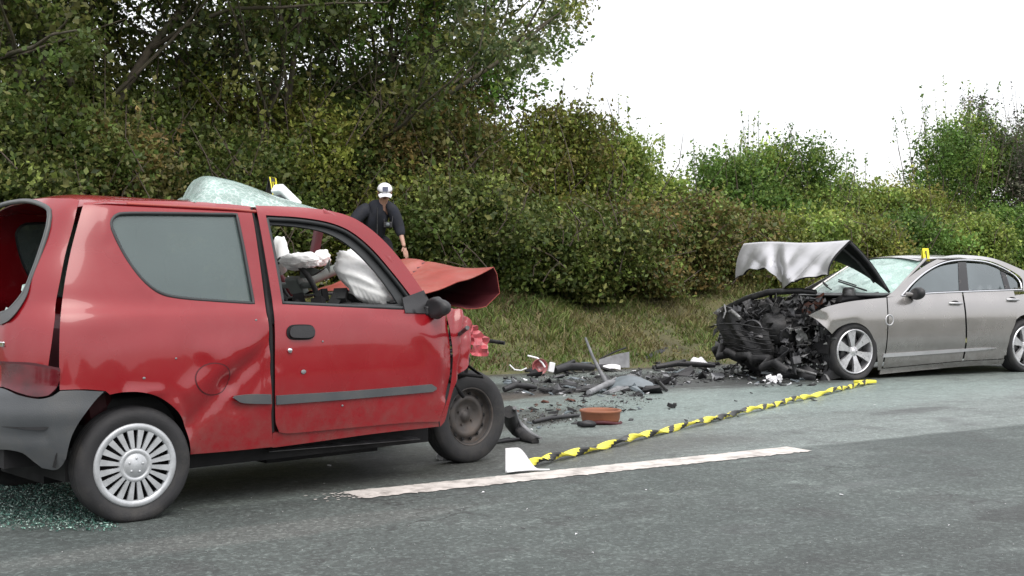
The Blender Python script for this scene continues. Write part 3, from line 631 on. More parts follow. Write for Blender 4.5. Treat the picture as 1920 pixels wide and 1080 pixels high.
B_(850, 10.1, 330, 2.2, 'dark', 12000, 'dark low bush at the foot of the reddish brown scrub')
B_(790, 10.9, 340, 2.0, 'olive', 12000, 'low olive bush just right of the man in the white cap')
B_(1265, 10.6, 372, 2.0, 'brown', 13000, 'rusty brown hedge bush below the gap of white sky')
B_(1345, 10.8, 385, 2.1, 'brown', 13000, 'rusty brown hedge bush just left of the raised silver bonnet')
B_(1420, 11.2, 405, 2.1, 'olive', 12000, 'olive bush directly behind the raised silver bonnet')
B_(1285, 13.6, 368, 3.0, 'light', 11000, 'pale bush low in the gap of white sky', sprigs=3)
B_(1365, 14.0, 284, 2.6, 'green', 14000, 'rounded green bush right of the gap of white sky', sprigs=4)
B_(1455, 14.2, 256, 2.8, 'green', 15000, 'pointed green bush above the raised silver bonnet', sprigs=6)
B_(1530, 13.4, 350, 2.4, 'light', 11000, 'light bush right of the pointed green one', sprigs=3)
B_(1610, 13.8, 342, 2.8, 'light', 13000, 'low yellowish bush above the silver saloon\'s windscreen', sprigs=5)
B_(1690, 13.4, 335, 2.6, 'olive', 13000, 'olive bush above the yellow marker', sprigs=4)
B_(1765, 14.2, 222, 2.8, 'green', 15000, 'green bush with tall bare shoots on the right', sprigs=12)
B_(1850, 14.6, 196, 3.0, 'green', 16000, 'tall green bush left of the purplish tree', sprigs=5)
B_(1960, 14.0, 195, 2.8, 'green', 12000, 'dark green bush at the right edge of the view', sprigs=2)
B_(1510, 11.8, 398, 2.3, 'light', 12000, 'bright green bush directly behind the silver saloon\'s windscreen')
B_(1610, 11.6, 405, 2.3, 'olive', 12000, 'front row bush left of the yellow marker')
B_(1700, 11.8, 398, 2.3, 'green', 12000, 'front row green bush behind the yellow marker')
B_(1800, 11.6, 405, 2.4, 'light', 12000, 'front row yellow green bush above the rear window of the saloon')
B_(1900, 11.8, 392, 2.4, 'green', 12000, 'front row green bush at the right edge')
for k, (px, w) in enumerate([(-160, 3.4), (-300, 3.6), (2060, 3.), (2200, 3.2)]):
    B_(px, 11.2, 150 if px < 0 else 300, w, 'dark' if px < 0 else 'green', 9000, 'hedge bush beyond the picture edge %s' % ['nearest on the left', 'farther left', 'nearest on the right', 'farther right'][k], size=.09)
# ------------------------------------------------------------------ wheels
def tyre_mb(Rr, rim, wd, flat=0.):
    b = MB(); h = wd / 2
    prof = [(rim - .012, h * .6), (rim, h * .82), (rim + .012, h * .93), (rim + (Rr - rim) * .45, h * 1.03), (Rr - .022, h * .97), (Rr - .008, h * .8), (Rr - .002, h * .62)]
    for y in (.45, .15, -.15, -.45): prof += [(Rr, h * (y + .1)), (Rr - .007, h * (y + .06)), (Rr - .007, h * (y - .06)), (Rr, h * (y - .1))]
    prof += [(Rr - .002, -h * .62), (Rr - .008, -h * .8), (Rr - .022, -h * .97), (rim + .012, -h * .93), (rim - .012, -h * .6)]
    b.lathe(prof, 72)
    if flat:                                       # soft tyre: contact patch squashed on the road
        zl = -(Rr - flat); b.v = [(x, y * (1 + .35 * max(0, (zl + .05 - z)) / .08) if z < zl + .05 else y, max(z, zl)) for x, y, z in b.v]
    return b
def spoke(b, a, r0, r1, w0, w1, y0, y1, t=.012, mi=0):
    ca, sa = math.cos(a), math.sin(a)
    def P(r, w, y): return (r * ca - w * sa, y, r * sa + w * ca)
    vs = [P(r0, -w0, y0), P(r0, w0, y0), P(r1, w1, y1), P(r1, -w1, y1), P(r0, -w0, y0 - t), P(r0, w0, y0 - t), P(r1, w1, y1 - t), P(r1, -w1, y1 - t)]
    b.add(vs, [(0, 1, 2, 3), (0, 4, 5, 1), (1, 5, 6, 2), (2, 6, 7, 3), (3, 7, 4, 0), (4, 7, 6, 5)], mi)
def hub_wheel(parent, loc, rz, rx=0, Rr=.262, flat=.012):
    w = empty('wheel', loc); w.parent = parent; w.rotation_euler = (rx, 0, rz)
    tyre_mb(Rr, .182, .155, flat).build('tyre', 'rubber', w)
    b = MB(); b.lathe([(.182, .05), (.175, .03), (.165, -.02), (.12, .015), (.03, .02), (.0, .02)], 40); b.build('rim', 'void_black', w)
    b = MB(); b.lathe([(.176, .052), (.188, .062), (.188, .068), (.181, .075), (.160, .072), (.156, .06), (.158, .048)], 64)
    b.lathe([(.075, .045), (.077, .066), (.072, .075), (.058, .073), (.054, .068), (.050, .074), (.0, .076)], 40)
    for k in range(20): spoke(b, 2 * math.pi * (k + .5) / 20, .068, .163, .0068, .0145, .073, .070)
    for k in range(5): a = 2 * math.pi * k / 5 + .4; b.sphere((.032 * math.cos(a), .076, .032 * math.sin(a)), (.006, .003, .006), 8, 5)
    b.build('hubcap', 'hubcap', w); return w
def steel_wheel(parent, loc, rz, rx=0, Rr=.264):
    # plain pressed steel wheel without its cover
    w = empty('wheel', loc); w.parent = parent; w.rotation_euler = (rx, 0, rz)
    tyre_mb(Rr, .172, .15).build('tyre', 'rubber', w)
    b = MB(); b.lathe([(.176, .060), (.172, .066), (.166, .058), (.158, .02), (.150, .004), (.140, .002), (.128, .020), (.112, .030), (.094, .024), (.080, .004), (.045, .000), (.033, .004), (.030, .016), (.0, .018)], 56)
    for k in range(4): a = 2 * math.pi * k / 4 + .5; b.tube([(.055 * math.cos(a), -.002, .055 * math.sin(a)), (.055 * math.cos(a), .012, .055 * math.sin(a))], .008, 6)
    b.build('rim', 'steel_wheel', w)
    h = MB()
    pass
    for k in range(14):
        a = 2 * math.pi * k / 14; h = MB(); h.sphere((.136 * math.cos(a), .0155, .136 * math.sin(a)), (.012, .006, .012), 8, 6); h.build('rim_hole', 'void_black', w)
    return w

# ------------------------------------------------------------------ red hatchback
_wz = [.10, .15, .28, .45, .60, .75, .86, .92, .955, .985, 1.05, 1.2, 1.36, 1.42, 1.45, 1.49]
_wy = [.66, .69, .728, .750, .756, .750, .735, .716, .690, .676, .660, .618, .572, .545, .515, .42]
def sei_w(x, z): return hermite(z, _wz, _wy) - .03 * np.clip((np.asarray(x) - 1.45) / .7, 0, 1.5) ** 2
def sei_xr(z): return hermite(z, [.15, .3, .42, .58, .62, .85, 1.0, 1.2, 1.4, 1.5], [-.42, -.50, -.545, -.535, -.515, -.50, -.465, -.385, -.29, -.20])
_P = gpt(248, 978)
sei = Car((_P.x, _P.y, 0), R(43), -.72, -1, sei_w, .22, sei_xr, 4.2)
red = empty('hatchback', sei.O, R(43), 'crashed red three-door hatchback with crushed front and a white airbag behind its open door window', 'car')
# side panels
gap_q = [(157, 380, 1), (146, 420), (133, 470), (123, 520), (116, 570), (112, 620), (111, 680), (112, 731, 1)]
arch_l = [(205, 738), (188, 746, 1)]
quarter = gap_q + [(160, 730), (198, 733, 1), (206, 740, 1), (232, 735), (262, 735), (292, 742), (318, 757), (338, 780), (350, 808), (357, 852, 1),
    (430, 846), (512, 838, 1), (509, 790), (507, 700), (503, 620), (497, 570), (488, 500), (478, 430), (470, 387, 1), (400, 380), (300, 377), (220, 377)]
qwin = [(210, 428), (210, 412), (224, 401), (300, 400), (444, 402, 1), (458, 470), (476, 569, 1), (400, 564), (335, 558), (300, 549), (268, 525), (236, 482)]
qd = dents([(352, 800, 430, 722, 16, -.016), (430, 722, 512, 640, 16, -.022), (395, 660, 505, 655, 26, .012), (440, 760, 505, 690, 22, -.012), (352, 735, 420, 680, 18, .010), (300, 610, 180, 640, 26, -.004), (240, 735, 300, 735, 8, .010), (330, 757, 356, 840, 7, .012), (505, 600, 510, 760, 8, .010), (206, 395, 200, 440, 9, .002), (215, 470, 280, 552, 9, .003), (300, 566, 480, 580, 8, .003)])
sei.panel('quarter_panel', 'red_paint', quarter, [qwin], 7, .0015, 0, red, mirror=True, disp=qd)
sei.panel('quarter_window', 'quarter_glass', [(p[0], p[1], *p[2:]) for p in qwin], [], 14, .004, -.012, red, mirror=True)
sei.strip('window_seal', 'seal', qwin, .0085, red, off=-.003, mirror=True)
door = [(478, 388, 1), (520, 389), (575, 392), (625, 399), (665, 412), (705, 440), (745, 482), (785, 537), (812, 580), (838, 594, 1), (845, 640), (845, 690), (838, 740), (822, 790, 1), (760, 792), (640, 803), (540, 812), (522, 810, 1), (515, 790), (514, 700), (514, 620), (510, 575), (500, 510), (488, 440)]
dwin = [(497, 405, 1), (560, 409), (615, 418), (655, 434), (695, 466), (735, 512), (772, 560), (786, 583, 1), (650, 578), (528, 572, 1), (514, 490)]
dd = dents([(845, 600, 838, 740, 12, -.02), (700, 590, 790, 596, 9, -.006), (790, 620, 840, 700, 16, .008), (522, 700, 522, 800, 5, .004), (566, 697, 567, 699, 4, -.004), (478, 390, 515, 600, 5, .003)])
sei.panel('door', 'red_paint', door, [dwin], 7, .002, .008, red, mirror=True, disp=dd)
doors = [o for o in bpy.data.objects if o.name.startswith('door') and o.parent == red]
for o in doors[1:]: o['label'] = 'far side door of the red hatchback'
near_door = doors[0]
sei.strip('door_gap', 'void_black', [(472, 392), (484, 440), (494, 505), (504, 575), (509, 620), (511, 700), (512, 810)], .012, red, closed=False, off=-.012, mirror=True)
inw = [(x + (640 - x) * .035, y + (500 - y) * .05, *r) for x, y, *r in dwin]
sei.strip('window_seal', 'seal', inw, .012, near_door, off=-.012, mirror=False)
# inner door frame and dark jamb behind the ajar edge
frame_o = [(482, 391, 1), (575, 396), (640, 409), (700, 442), (745, 488), (800, 578, 1), (800, 612, 1), (512, 604, 1), (503, 510)]
frame_i = [(506, 416, 1), (565, 421), (612, 431), (648, 449), (685, 480), (720, 520), (752, 566, 1), (640, 566), (536, 561, 1), (522, 490)]
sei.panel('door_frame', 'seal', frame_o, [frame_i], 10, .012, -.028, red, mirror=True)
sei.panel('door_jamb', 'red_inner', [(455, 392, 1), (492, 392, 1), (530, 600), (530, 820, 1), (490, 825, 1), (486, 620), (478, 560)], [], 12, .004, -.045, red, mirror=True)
sei.panel('sill', 'red_paint', [(512, 812, 1), (640, 802), (822, 785, 1), (824, 800, 1), (700, 814), (600, 828), (512, 840, 1)], [], 6, .03, -.004, red, mirror=True)
# trim on the side
def band(name, mat, top, bot, off, parent, step=6, t=.006): return sei.panel(name, mat, top + bot[::-1], [], step, t, off, parent)
band('side_moulding', 'grey_plastic', [(515, 741, 1), (660, 732), (806, 720, 1), (815, 726, 1)], [(515, 758, 1), (660, 747), (808, 734, 1), (815, 729, 1)], .019, near_door, t=.010)
band('side_moulding', 'grey_plastic', [(440, 742, 1), (470, 739), (506, 739, 1)], [(436, 746, 1), (452, 755), (507, 757, 1)], .014, red, t=.016)
h = sei.panel('door_handle', 'black_plastic', [(539, 620), (546, 613), (578, 613), (585, 620), (584, 629), (576, 634), (545, 634), (539, 629)], [], 4, .014, .028, near_door)
sei.panel('handle_recess', 'void_black', [(536, 618), (545, 610), (580, 610), (588, 619), (587, 631), (578, 637), (544, 637), (536, 630)], [], 6, .004, .0125, near_door)
p = sei.hit(np.array([[541., 657.]]))[0]; b = MB(); b.lathe([(.012, 0), (.013, .008), (.009, .011), (0, .011)], 18); o = b.build('door_lock', 'chrome', near_door); o.location = (p[0], p[1] - .008, p[2]); o.rotation_euler = (0, 0, math.pi)
fl = [(400 + 34 * math.cos(a), 711 + 29 * math.sin(a)) for a in np.linspace(0, 6.28, 17)[:-1]]
sei.panel('flap_gap', 'red_inner', [(400 + 36 * math.cos(a), 711 + 31 * math.sin(a)) for a in np.linspace(0, 6.28, 17)[:-1]], [], 6, .004, .0012, red, disp=qd)
sei.panel('fuel_flap', 'red_paint', fl, [], 6, .004, .0035, red, disp=qd)
# mirror on the near door
m0 = sei.hit(np.array([[806., 577.]]))[0]
b = MB(); b.sphere((0, 0, 0), (.06, .085, .062), 14, 10, f=lambda d: .8 + .2 * min(1, abs(d.y) + abs(d.z))); b.v = [(max(x, -.03), y, z * (1 - .2 * (y < 0))) for x, y, z in b.v]
o = b.build('door_mirror', 'black_plastic', near_door); o.location = (m0[0] - .005, m0[1] - .075, m0[2]); o.rotation_euler = (0, 0, .15)
b = MB(); b.box((0, .02, 0), (.09, .1, .05)); b.build('mirror_arm', 'black_plastic', near_door, .01).location = (m0[0] - .01, m0[1] - .01, m0[2] - .015)
sei.panel('mirror_base', 'black_plastic', [(752, 560, 1), (792, 545, 1), (815, 590, 1), (758, 588, 1)], [], 7, .01, .012, near_door)
# rear wrap: tailgate, window rubber, lamp, bumper
W = sei.towrap
half = W([(0, 372), (60, 369), (115, 372), (149, 379, 1), (138, 420), (124, 470), (112, 530), (103, 590), (97, 640), (93, 668), (90, 690, 1)])
zt = half[0][1]
def mirror_loop(hf): return hf + [(-u, z, *r) for u, z, *r in hf[::-1]]
gate_half = [(-.02, 1.447), (-.3, 1.447), (-.55, 1.442)] + [(q[0], min(q[1], 1.43), *q[2:]) for q in half[3:]]
wh = W([(40, 381), (75, 383), (92, 395), (90, 425), (78, 465), (62, 510), (45, 550), (20, 580), (0, 590)]); wmin = min(q[1] for q in wh)
whalf = [(-.01, wh[0][1] + .012)] + [q for q in wh if q[0] < -.05] + [(-.01, wmin - .004)]
low = [(u, z) for u, z, *_ in half][-1]
gate = mirror_loop(gate_half + [(-.4, low[1] - .03, 1), (-.35, .62, 1), (-.01, .60)])
gwin = mirror_loop(whalf)
gate_d = lambda v, P: .006 * rnoise(P, 6, 3) - .02 * np.exp(-((v[:, 1] - .85) / .12) ** 2) * (v[:, 0] < -.3) * .4
sei.panel('tailgate', 'red_paint', gate, [gwin], .03, .004, .004, red, mode='wrap', ystep=.03, disp=gate_d)
sei.strip('rear_window_seal', 'trim_grey', gwin, .012, red, mode='wrap', off=.004, step=.04, seg=8)
rg = np.random.default_rng(5); b = MB()               # broken glass left in the rubber
gl = smooth_loop(gwin, .05); cx = np.array([0, gl[:, 1].mean()])
for i in range(len(gl)):
    a, c = gl[i], gl[(i + 1) % len(gl)]
    if a[1] > cx[1] - .12 or rg.uniform() < .3: continue
    q = (a + c) / 2 * 1.0; q = q + (cx - q) * rg.uniform(.04, .12); q2 = c + (cx - c) * rg.uniform(.03, .12)
    T = sei.wrap(np.array([a[0], c[0], q2[0], q[0]]), np.array([a[1], c[1], q2[1], q[1]])); b = MB(); b.add(T, [(0, 1, 2, 3)]); b.build('glass_shard', 'crazed_glass', red)
sh = sei.panel('rear_window_skirt', 'grey_plastic', W([(0, 588), (22, 580), (45, 552), (58, 528), (52, 552), (38, 580), (18, 604), (0, 615)]) if 0 else W([(4, 586, 1), (24, 578), (46, 550), (62, 520, 1), (54, 552), (40, 578), (20, 602), (4, 610, 1)]), [], .02, .004, .012, red, mode='wrap', ystep=.02)
lamp = W([(6, 680, 1), (55, 684), (104, 693), (113, 698, 1), (112, 712), (104, 730), (92, 741), (70, 744), (38, 738), (6, 724, 1)])
for sg in (1, -1): sei.panel('tail_light', 'tail_red', [(u * sg, z, *r) for u, z, *r in lamp], [], .012, .03, .010, red, mode='wrap', ystep=.012)
sei.panel('tail_light_rim', 'red_inner', W([(0, 677, 1), (60, 680), (112, 690, 1), (113, 697, 1), (60, 687), (0, 683, 1)]), [], .012, .01, .008, red, mode='wrap', ystep=.012)
bh = W([(2, 728), (40, 742), (75, 748), (100, 742), (113, 733, 1), (150, 732), (194, 734, 1), (172, 757), (148, 790), (130, 830), (124, 858, 1), (116, 872), (104, 880), (80, 876, 1), (62, 862), (44, 848), (20, 842), (2, 841)])
bh = [(-.01, bh[0][1])] + bh + [(-.01, bh[-1][1] - .003)]
def bump_d(v, P): z = v[:, 1]; return .012 * np.exp(-((z - .50) / .05) ** 2) - .008 * np.exp(-((z - .41) / .03) ** 2) * (np.abs(v[:, 0]) < .62) + .003 * rnoise(P, 9, 8)
sei.panel('rear_bumper', 'grey_plastic', mirror_loop(bh), [], .022, .004, .006, red, mode='wrap', ystep=.018, disp=bump_d)
sei.panel('bumper_groove', 'black_plastic', W([(6, 782, 1), (60, 789), (88, 793), (93, 799), (84, 806), (50, 805), (6, 800, 1)]), [], .014, .003, .009, red, mode='wrap', ystep=.012)
b = MB(); q = sei.hit(np.array([[4., 645.]]))[0]; b.box((0, 0, 0), (.012, .07, .022)); b.build('emblem', 'chrome', red, .004).location = (q[0] - .004, q[1], q[2])
# roof
def roof(i, j):
    x = -.215 + 1.44 * i; e = max(0., (.22 - x) / .475); y = (-.548 + 1.096 * j) * (1 - e ** 4.2 if e < 1 else 0) ** (1 / 4.2); a = abs(2 * j - 1)
    z = 1.488 - .052 * a ** 2.6 - .012 * a ** 12 - .03 * max(0, (x - .75) / .5) ** 2 - .045 * max(0, (-x - .02) / .2) ** 2
    z += .006 * math.sin(9 * x + 4 * y) * (x > .6)
    return (x, y, z)
b = MB(); b.sheet(roof, 44, 26, -.004); b.build('roof', 'red_paint', red)
for sg in (-1, 1):
    b = MB(); b.tube([Vector(roof(.19 + .078 * k, 0 if sg < 0 else 1)) + Vector((0, -.006 * sg, .006)) for k in range(11)], .007, 6); b.build('roof_gutter', 'red_faded', red)
# front end: crumpled wing, torn flank, folded bonnet
fd = lambda v, P: .016 * (np.abs(np.sin(v[:, 0] * .13 + .015 * v[:, 1])) * 2 - 1) * sstep(838, 862, v[:, 0]) + .007 * rnoise(P, 26, 4) * sstep(840, 870, v[:, 0]) - .03 * sstep(860, 900, v[:, 0])
wing = [(838, 596, 1), (834, 578, 1), (858, 580), (880, 596), (890, 618), (893, 640), (889, 662, 1), (876, 686), (862, 702), (850, 724), (842, 756), (834, 788), (825, 800, 1), (824, 788, 1), (840, 742), (847, 690), (847, 640)]
sei.panel('front_wing', 'red_paint', wing, [], 4, .0015, .002, red, mirror=True, disp=fd)
torn = [(878, 598, 1), (896, 610, 1), (905, 622, 1), (924, 636, 1), (919, 650, 1), (921, 668, 1), (900, 668, 1), (889, 666, 1), (884, 630)]
sei.panel('torn_flank', 'red_bare', torn, [], 7, .0015, -.02, red, smooth=False, disp=lambda v, P: .011 * np.random.default_rng(2).normal(size=len(v)))
b = MB(); rg = np.random.default_rng(9)
def bon_sec(i, j):
    t = j; y = -.60 + 1.2 * i; top = 1.16 + .075 * sstep(-.6, .4, y)
    xr = 2.30 + .03 * math.sin(3 * y)
    P = [(1.64, .975 + .06 * (1 - (y / .6) ** 2)), (1.95, 1.06 + .05 * (1 - (y / .6) ** 2)), (xr, top), (xr + .025, top - .045), (xr + .03 + .02 * math.sin(9 * y), top - .16), (xr - .05, top - .225), (xr - .22, top - .23)]
    s = t * (len(P) - 1); a = min(int(s), len(P) - 2); f = s - a; x = P[a][0] * (1 - f) + P[a + 1][0] * f; z = P[a][1] * (1 - f) + P[a + 1][1] * f
    w = -.030 * math.exp(-abs(y + .18 - .7 * (x - 1.95)) / .05) + .022 * math.exp(-abs(y - .25 + .5 * (x - 1.95)) / .06) + .012 * abs(math.sin(5 * y + 6 * x)) - .010 * abs(math.sin(9 * x - 7 * y)) + .004 * math.sin(23 * x - 9 * y); return (x + w, y, z + w)
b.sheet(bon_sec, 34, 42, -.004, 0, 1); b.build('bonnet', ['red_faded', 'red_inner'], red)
# engine bay wreck under the bonnet
b = MB()
for k in range(46):
    c = (rg.uniform(1.62, 2.26), rg.uniform(-.28, .5), rg.uniform(.30, .86)); b.box(c, rg.uniform(.05, .2, 3), rg.uniform(-.7, .7, 3), int(rg.integers(0, 3)))
for k in range(16):
    p = Vector((rg.uniform(1.9, 2.3), rg.uniform(-.58, -.2), rg.uniform(.5, .82))); b.tube([p, p + Vector(rg.normal(size=3)) * .08, p + Vector(rg.normal(size=3)) * .14], .012, 6, int(rg.integers(0, 3)))
b.build('engine_wreck', ['engine_dark', 'engine_grey', 'void_black'], red)
b = MB(); b.box((1.68, 0, .62), (.06, 1.15, .6)); b.build('bulkhead', 'void_black', red)
b = MB(); b.box((.78, 0, .235), (2.05, 1.16, .10)); b.box((.75, .05, .165), (1.9, .55, .07)); b.box((1.2, -.25, .17), (.7, .4, .05)); b.tube([(-.4, .3, .2), (.3, .32, .17), (1.3, .2, .16)], .035, 8); b.box((-.30, 0, .34), (.36, 1.0, .16)); b.build('underbody', 'void_black', red)
b = MB(); b.sheet(lambda i, j: (.75 + .95 * i, -.64 + .2 * j, .235 + .03 * j - .02 * i), 8, 3, .004); b.build('sill_flange', 'engine_grey', red)
# wheel housings
for wx in (0.0,):
    for sg in (-1, 1):
        b = MB(); b.sheet(lambda i, j: (wx + .33 * math.cos(math.pi * (1 - i)), sg * (.42 + .27 * j), .27 + .325 * math.sin(math.pi * i)), 20, 3, .004); b.build('wheel_housing', 'void_black', red)
        b = MB(); b.box((wx, sg * .42, .42), (.6, .02, .36)); b.build('housing_wall', 'void_black', red)
# wheels
q = sei.plane(248, 873, -.675)
hub_wheel(red, (q.x, -.655, .25), math.pi - .10); hub_wheel(red, (q.x, .655, .25), .05)
fw_t = 7.05; fwp = CAMP + fw_t * ray(887, 777) - sei.O; fl_ = Vector((fwp @ sei.F, fwp @ sei.L, fwp[2]))
steel_wheel(red, (fl_.x - .02, fl_.y + .055, .274), math.pi - .02, .02, .278); steel_wheel(red, (fl_.x - .05, .58, .262), .1)
# cabin
b = MB(); b.box((1.50, 0, .80), (.42, 1.22, .30), (0, .1, 0)); b.box((1.36, 0, .86), (.18, 1.2, .16), (0, .4, 0)); b.build('dashboard', 'cabin', red, .05)
b = MB(); b.box((.72, 0, .30), (1.9, 1.2, .05)); b.build('cabin_floor', 'cabin', red)
def seat(y, x0=.62):
    s = empty('seat', (x0, y, .3)); s.parent = red
    b = MB(); b.box((.22, 0, .16), (.52, .46, .16), (0, -.08, 0)); b.build('seat_cushion', 'cabin', s, .05)
    b = MB(); b.box((-.06, 0, .48), (.15, .45, .62), (0, -.22, 0)); b.build('seat_back', 'cabin', s, .06)
    b = MB(); b.box((-.17, 0, .84), (.10, .26, .16), (0, -.2, 0)); b.build('headrest', 'cabin', s, .04)
seat(-.33); seat(.33)
b = MB(); b.box((-.08, 0, .62), (.14, 1.1, .60), (0, -.15, 0)); b.build('rear_seat_back', 'red_inner', red, .05)
b = MB(); b.box((.12, 0, .46), (.46, 1.1, .18)); b.build('rear_seat_cushion', 'cabin', red, .05)
def lump(name, mat, c, r, seed, parent=red, su=72, sv=44, rough=1., shear=0.):
    rg = np.random.default_rng(seed); K = rg.normal(size=(7, 3)) * np.array([2.2, 3.2, 5, 7, 9, 12, 15])[:, None] * .6; ph = rg.uniform(0, 6.28, 7); am = np.array([.06, .06, .075, .06, .05, .04, .03]) * rough
    b = MB(); b.sphere((0, 0, 0), r, su, sv, f=lambda d: 1 + sum(a * (1 - abs(math.sin(d.dot(Vector(k)) + p)) * 1.6) for k, p, a in zip(K, ph, am))); b.v = [(x, y + shear * z, z) for x, y, z in b.v]; o = b.build(name, mat, parent); o.location = c; return o
c = sei.plane(690, 522, -.40); o = lump('passenger_airbag', 'airbag', c, (.21, .15, .155), 4, rough=.6, shear=.75); o.rotation_euler = (0, .35, 0)
c = sei.plane(722, 546, -.42); lump('airbag_fold', 'airbag', c, (.14, .11, .10), 14, rough=.8, shear=.7).rotation_euler = (0, .5, 0)
c = sei.plane(562, 490, .26); lump('driver_airbag', 'airbag', c, (.10, .14, .05), 6, rough=1.3)
c = sei.plane(602, 484, .30); lump('airbag_fold', 'airbag', c, (.05, .07, .05), 16)
c = sei.plane(525, 480, .45); lump('curtain_cloth', 'airbag', c, (.05, .05, .12), 7)
c = sei.plane(556, 535, .34); st = empty('steering_wheel', c); st.parent = red; st.rotation_euler = (0, -.5, 0)
b = MB(); b.tube([(0, .18 * math.cos(a), .18 * math.sin(a)) for a in np.linspace(0, 6.2832, 33)], .017, 8); b.build('wheel_rim', 'cabin', st)
b = MB(); b.box((0, 0, 0), (.05, .14, .11)); b.box((0, 0, 0), (.03, .34, .035)); b.tube([(0, 0, 0), (.3, 0, -.05)], .035, 8); b.build('wheel_hub', 'cabin_grey', st, .01)
c = sei.plane(590, 512, .1); b = MB(); b.sheet(lambda i, j: (.05 * math.sin(3 * i), -.16 + .32 * i, .03 * math.sin(5 * i + 2 * j) + .05 * j), 12, 6, .006); b.build('torn_dash_pad', 'cabin_grey', red).location = c
c = sei.plane(592, 462, .55); b = MB(); b.box((0, 0, 0), (.05, .05, .26), (.1, .15, 0)); b.build('far_pillar_trim', 'red_inner', red, .01).location = c
b = MB()
for k in range(22):
    c = sei.plane(rg.uniform(530, 770), rg.uniform(548, 580), rg.uniform(-.45, .0)); b = MB(); b.box((0, 0, 0), rg.uniform(.02, .09, 3), rg.uniform(-.8, .8, 3)); b.build('trim_fragment', ['cabin', 'void_black'][k % 2], red).location = c
# far windscreen pillar and header, wiper cowl
for sg in (-1, 1):
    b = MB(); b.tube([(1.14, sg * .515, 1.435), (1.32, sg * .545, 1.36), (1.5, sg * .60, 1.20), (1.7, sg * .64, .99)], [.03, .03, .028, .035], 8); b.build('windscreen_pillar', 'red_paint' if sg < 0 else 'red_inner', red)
b = MB(); b.sheet(lambda i, j: (1.52 + .24 * j, -.62 + 1.24 * i, .955 + .05 * (1 - (2 * i - 1) ** 2) + .02 * j), 14, 4, .01); b.build('cowl', 'black_plastic', red)

# things on the roof of the red car (resting there, so things of their own)
def ws_sheet(i, j):
    y = -.50 + 1.0 * j; xr = .42 + .40 * j; x = 1.40 + (xr - 1.40) * i
    a = 1 - (2 * j - 1) ** 2; z = 1.494 - .048 * abs(2 * j - 1) ** 2.6 - .03 * max(0, (x - .75) / .5) ** 2 + (.145 * min(1, i / .84) ** 1.1) * a ** .7 * (1 - .93 * sstep(.86, 1.0, i) ** 1.5) + .012 * math.sin(9 * i + 7 * j) * i * a; 
    return (x, y, z + .022 * max(0, 1 - i * 3) * 0)
wsr = empty('windscreen', sei.O, R(43), 'shattered pale green windscreen sheet lying rolled back on the red car\'s roof', 'windscreen')
b = MB(); b.sheet(ws_sheet, 40, 30, .006); b.build('laminated_glass', 'crazed_glass', wsr)
b = MB(); b.tube([Vector(ws_sheet(1, j / 24)) + Vector((-.004, 0, .004)) for j in range(25)], .013, 7); b.build('edge_band', 'crazed_glass', wsr)
c = sei.plane(537, 369, -.12); s = empty('sun_visor', sei.O, R(43), 'white plastic strip leaning at the front edge of the shattered windscreen on the roof', 'plastic strip')
b = MB(); b.box((0, 0, 0), (.165, .08, .05), (0, .62, .1)); o = b.build('visor_board', 'white_plastic', s, .008); o.location = c + Vector((0, 0, .0))
b = MB(); b.box((0, 0, 0), (.10, .05, .035), (0, .62, .1)); b.build('clip', 'black_plastic', s, .005).location = c + Vector((-.035, -.01, -.04))
def marker(P, rz, h, w, label, name='evidence_marker', num=True, mat='marker_yellow'):
    t = empty(name, P, rz, label, 'evidence marker'); a = .22
    for sg in (1, -1):
        b = MB(); b.box((0, sg * h * math.sin(a) / 2, h * math.cos(a) / 2), (w, .003, h), (sg * a, 0, 0)); b.build('marker_plate', mat, t)
    if num:
        b = MB(); y = -h * math.sin(a) / 2 - .004
        b.box((.0, y, h * .5), (w * .17, .002, h * .58), (-a, 0, 0)); b.box((-w * .13, y - .008 - .001, h * .70), (w * .22, .002, h * .12), (-a, 0, 0)); b.build('numeral', 'tape_black', t)
    return t
c = sei.plane(510, 366, .15); wq = sei.O + c.x * sei.F + c.y * sei.L
def dark_marker():
    t = marker((wq[0], wq[1], c.z - .015), R(70), .12, .07, 'dark numbered marker with thin yellow outline behind the white strip on the roof', mat='black_plastic', num=False)
    b = MB(); b.tube([(-.03, -.024, .004), (-.03, -.004, .115), (.03, -.004, .115), (.03, -.024, .004)], .004, 5); b.tube([(-.012, -.018, .05), (-.012, -.012, .09), (.012, -.012, .09), (.012, -.018, .05), (-.012, -.018, .05)], .003, 5); b.build('outline', 'marker_yellow', t)
dark_marker()
for px, py, w in ((567, 697, .016), (603, 640, .006), (480, 600, .007), (270, 709, .008), (330, 672, .006), (640, 760, .007)):
    q = sei.hit(np.array([[float(px), float(py)]]))[0]; b = MB(); b.sphere((0, 0, 0), (w, .0025, w * .7), 7, 5); b.build('paint_chip', 'grey_shard', red).location = (q[0], q[1] - (.0105 if px > 515 else .001), q[2])
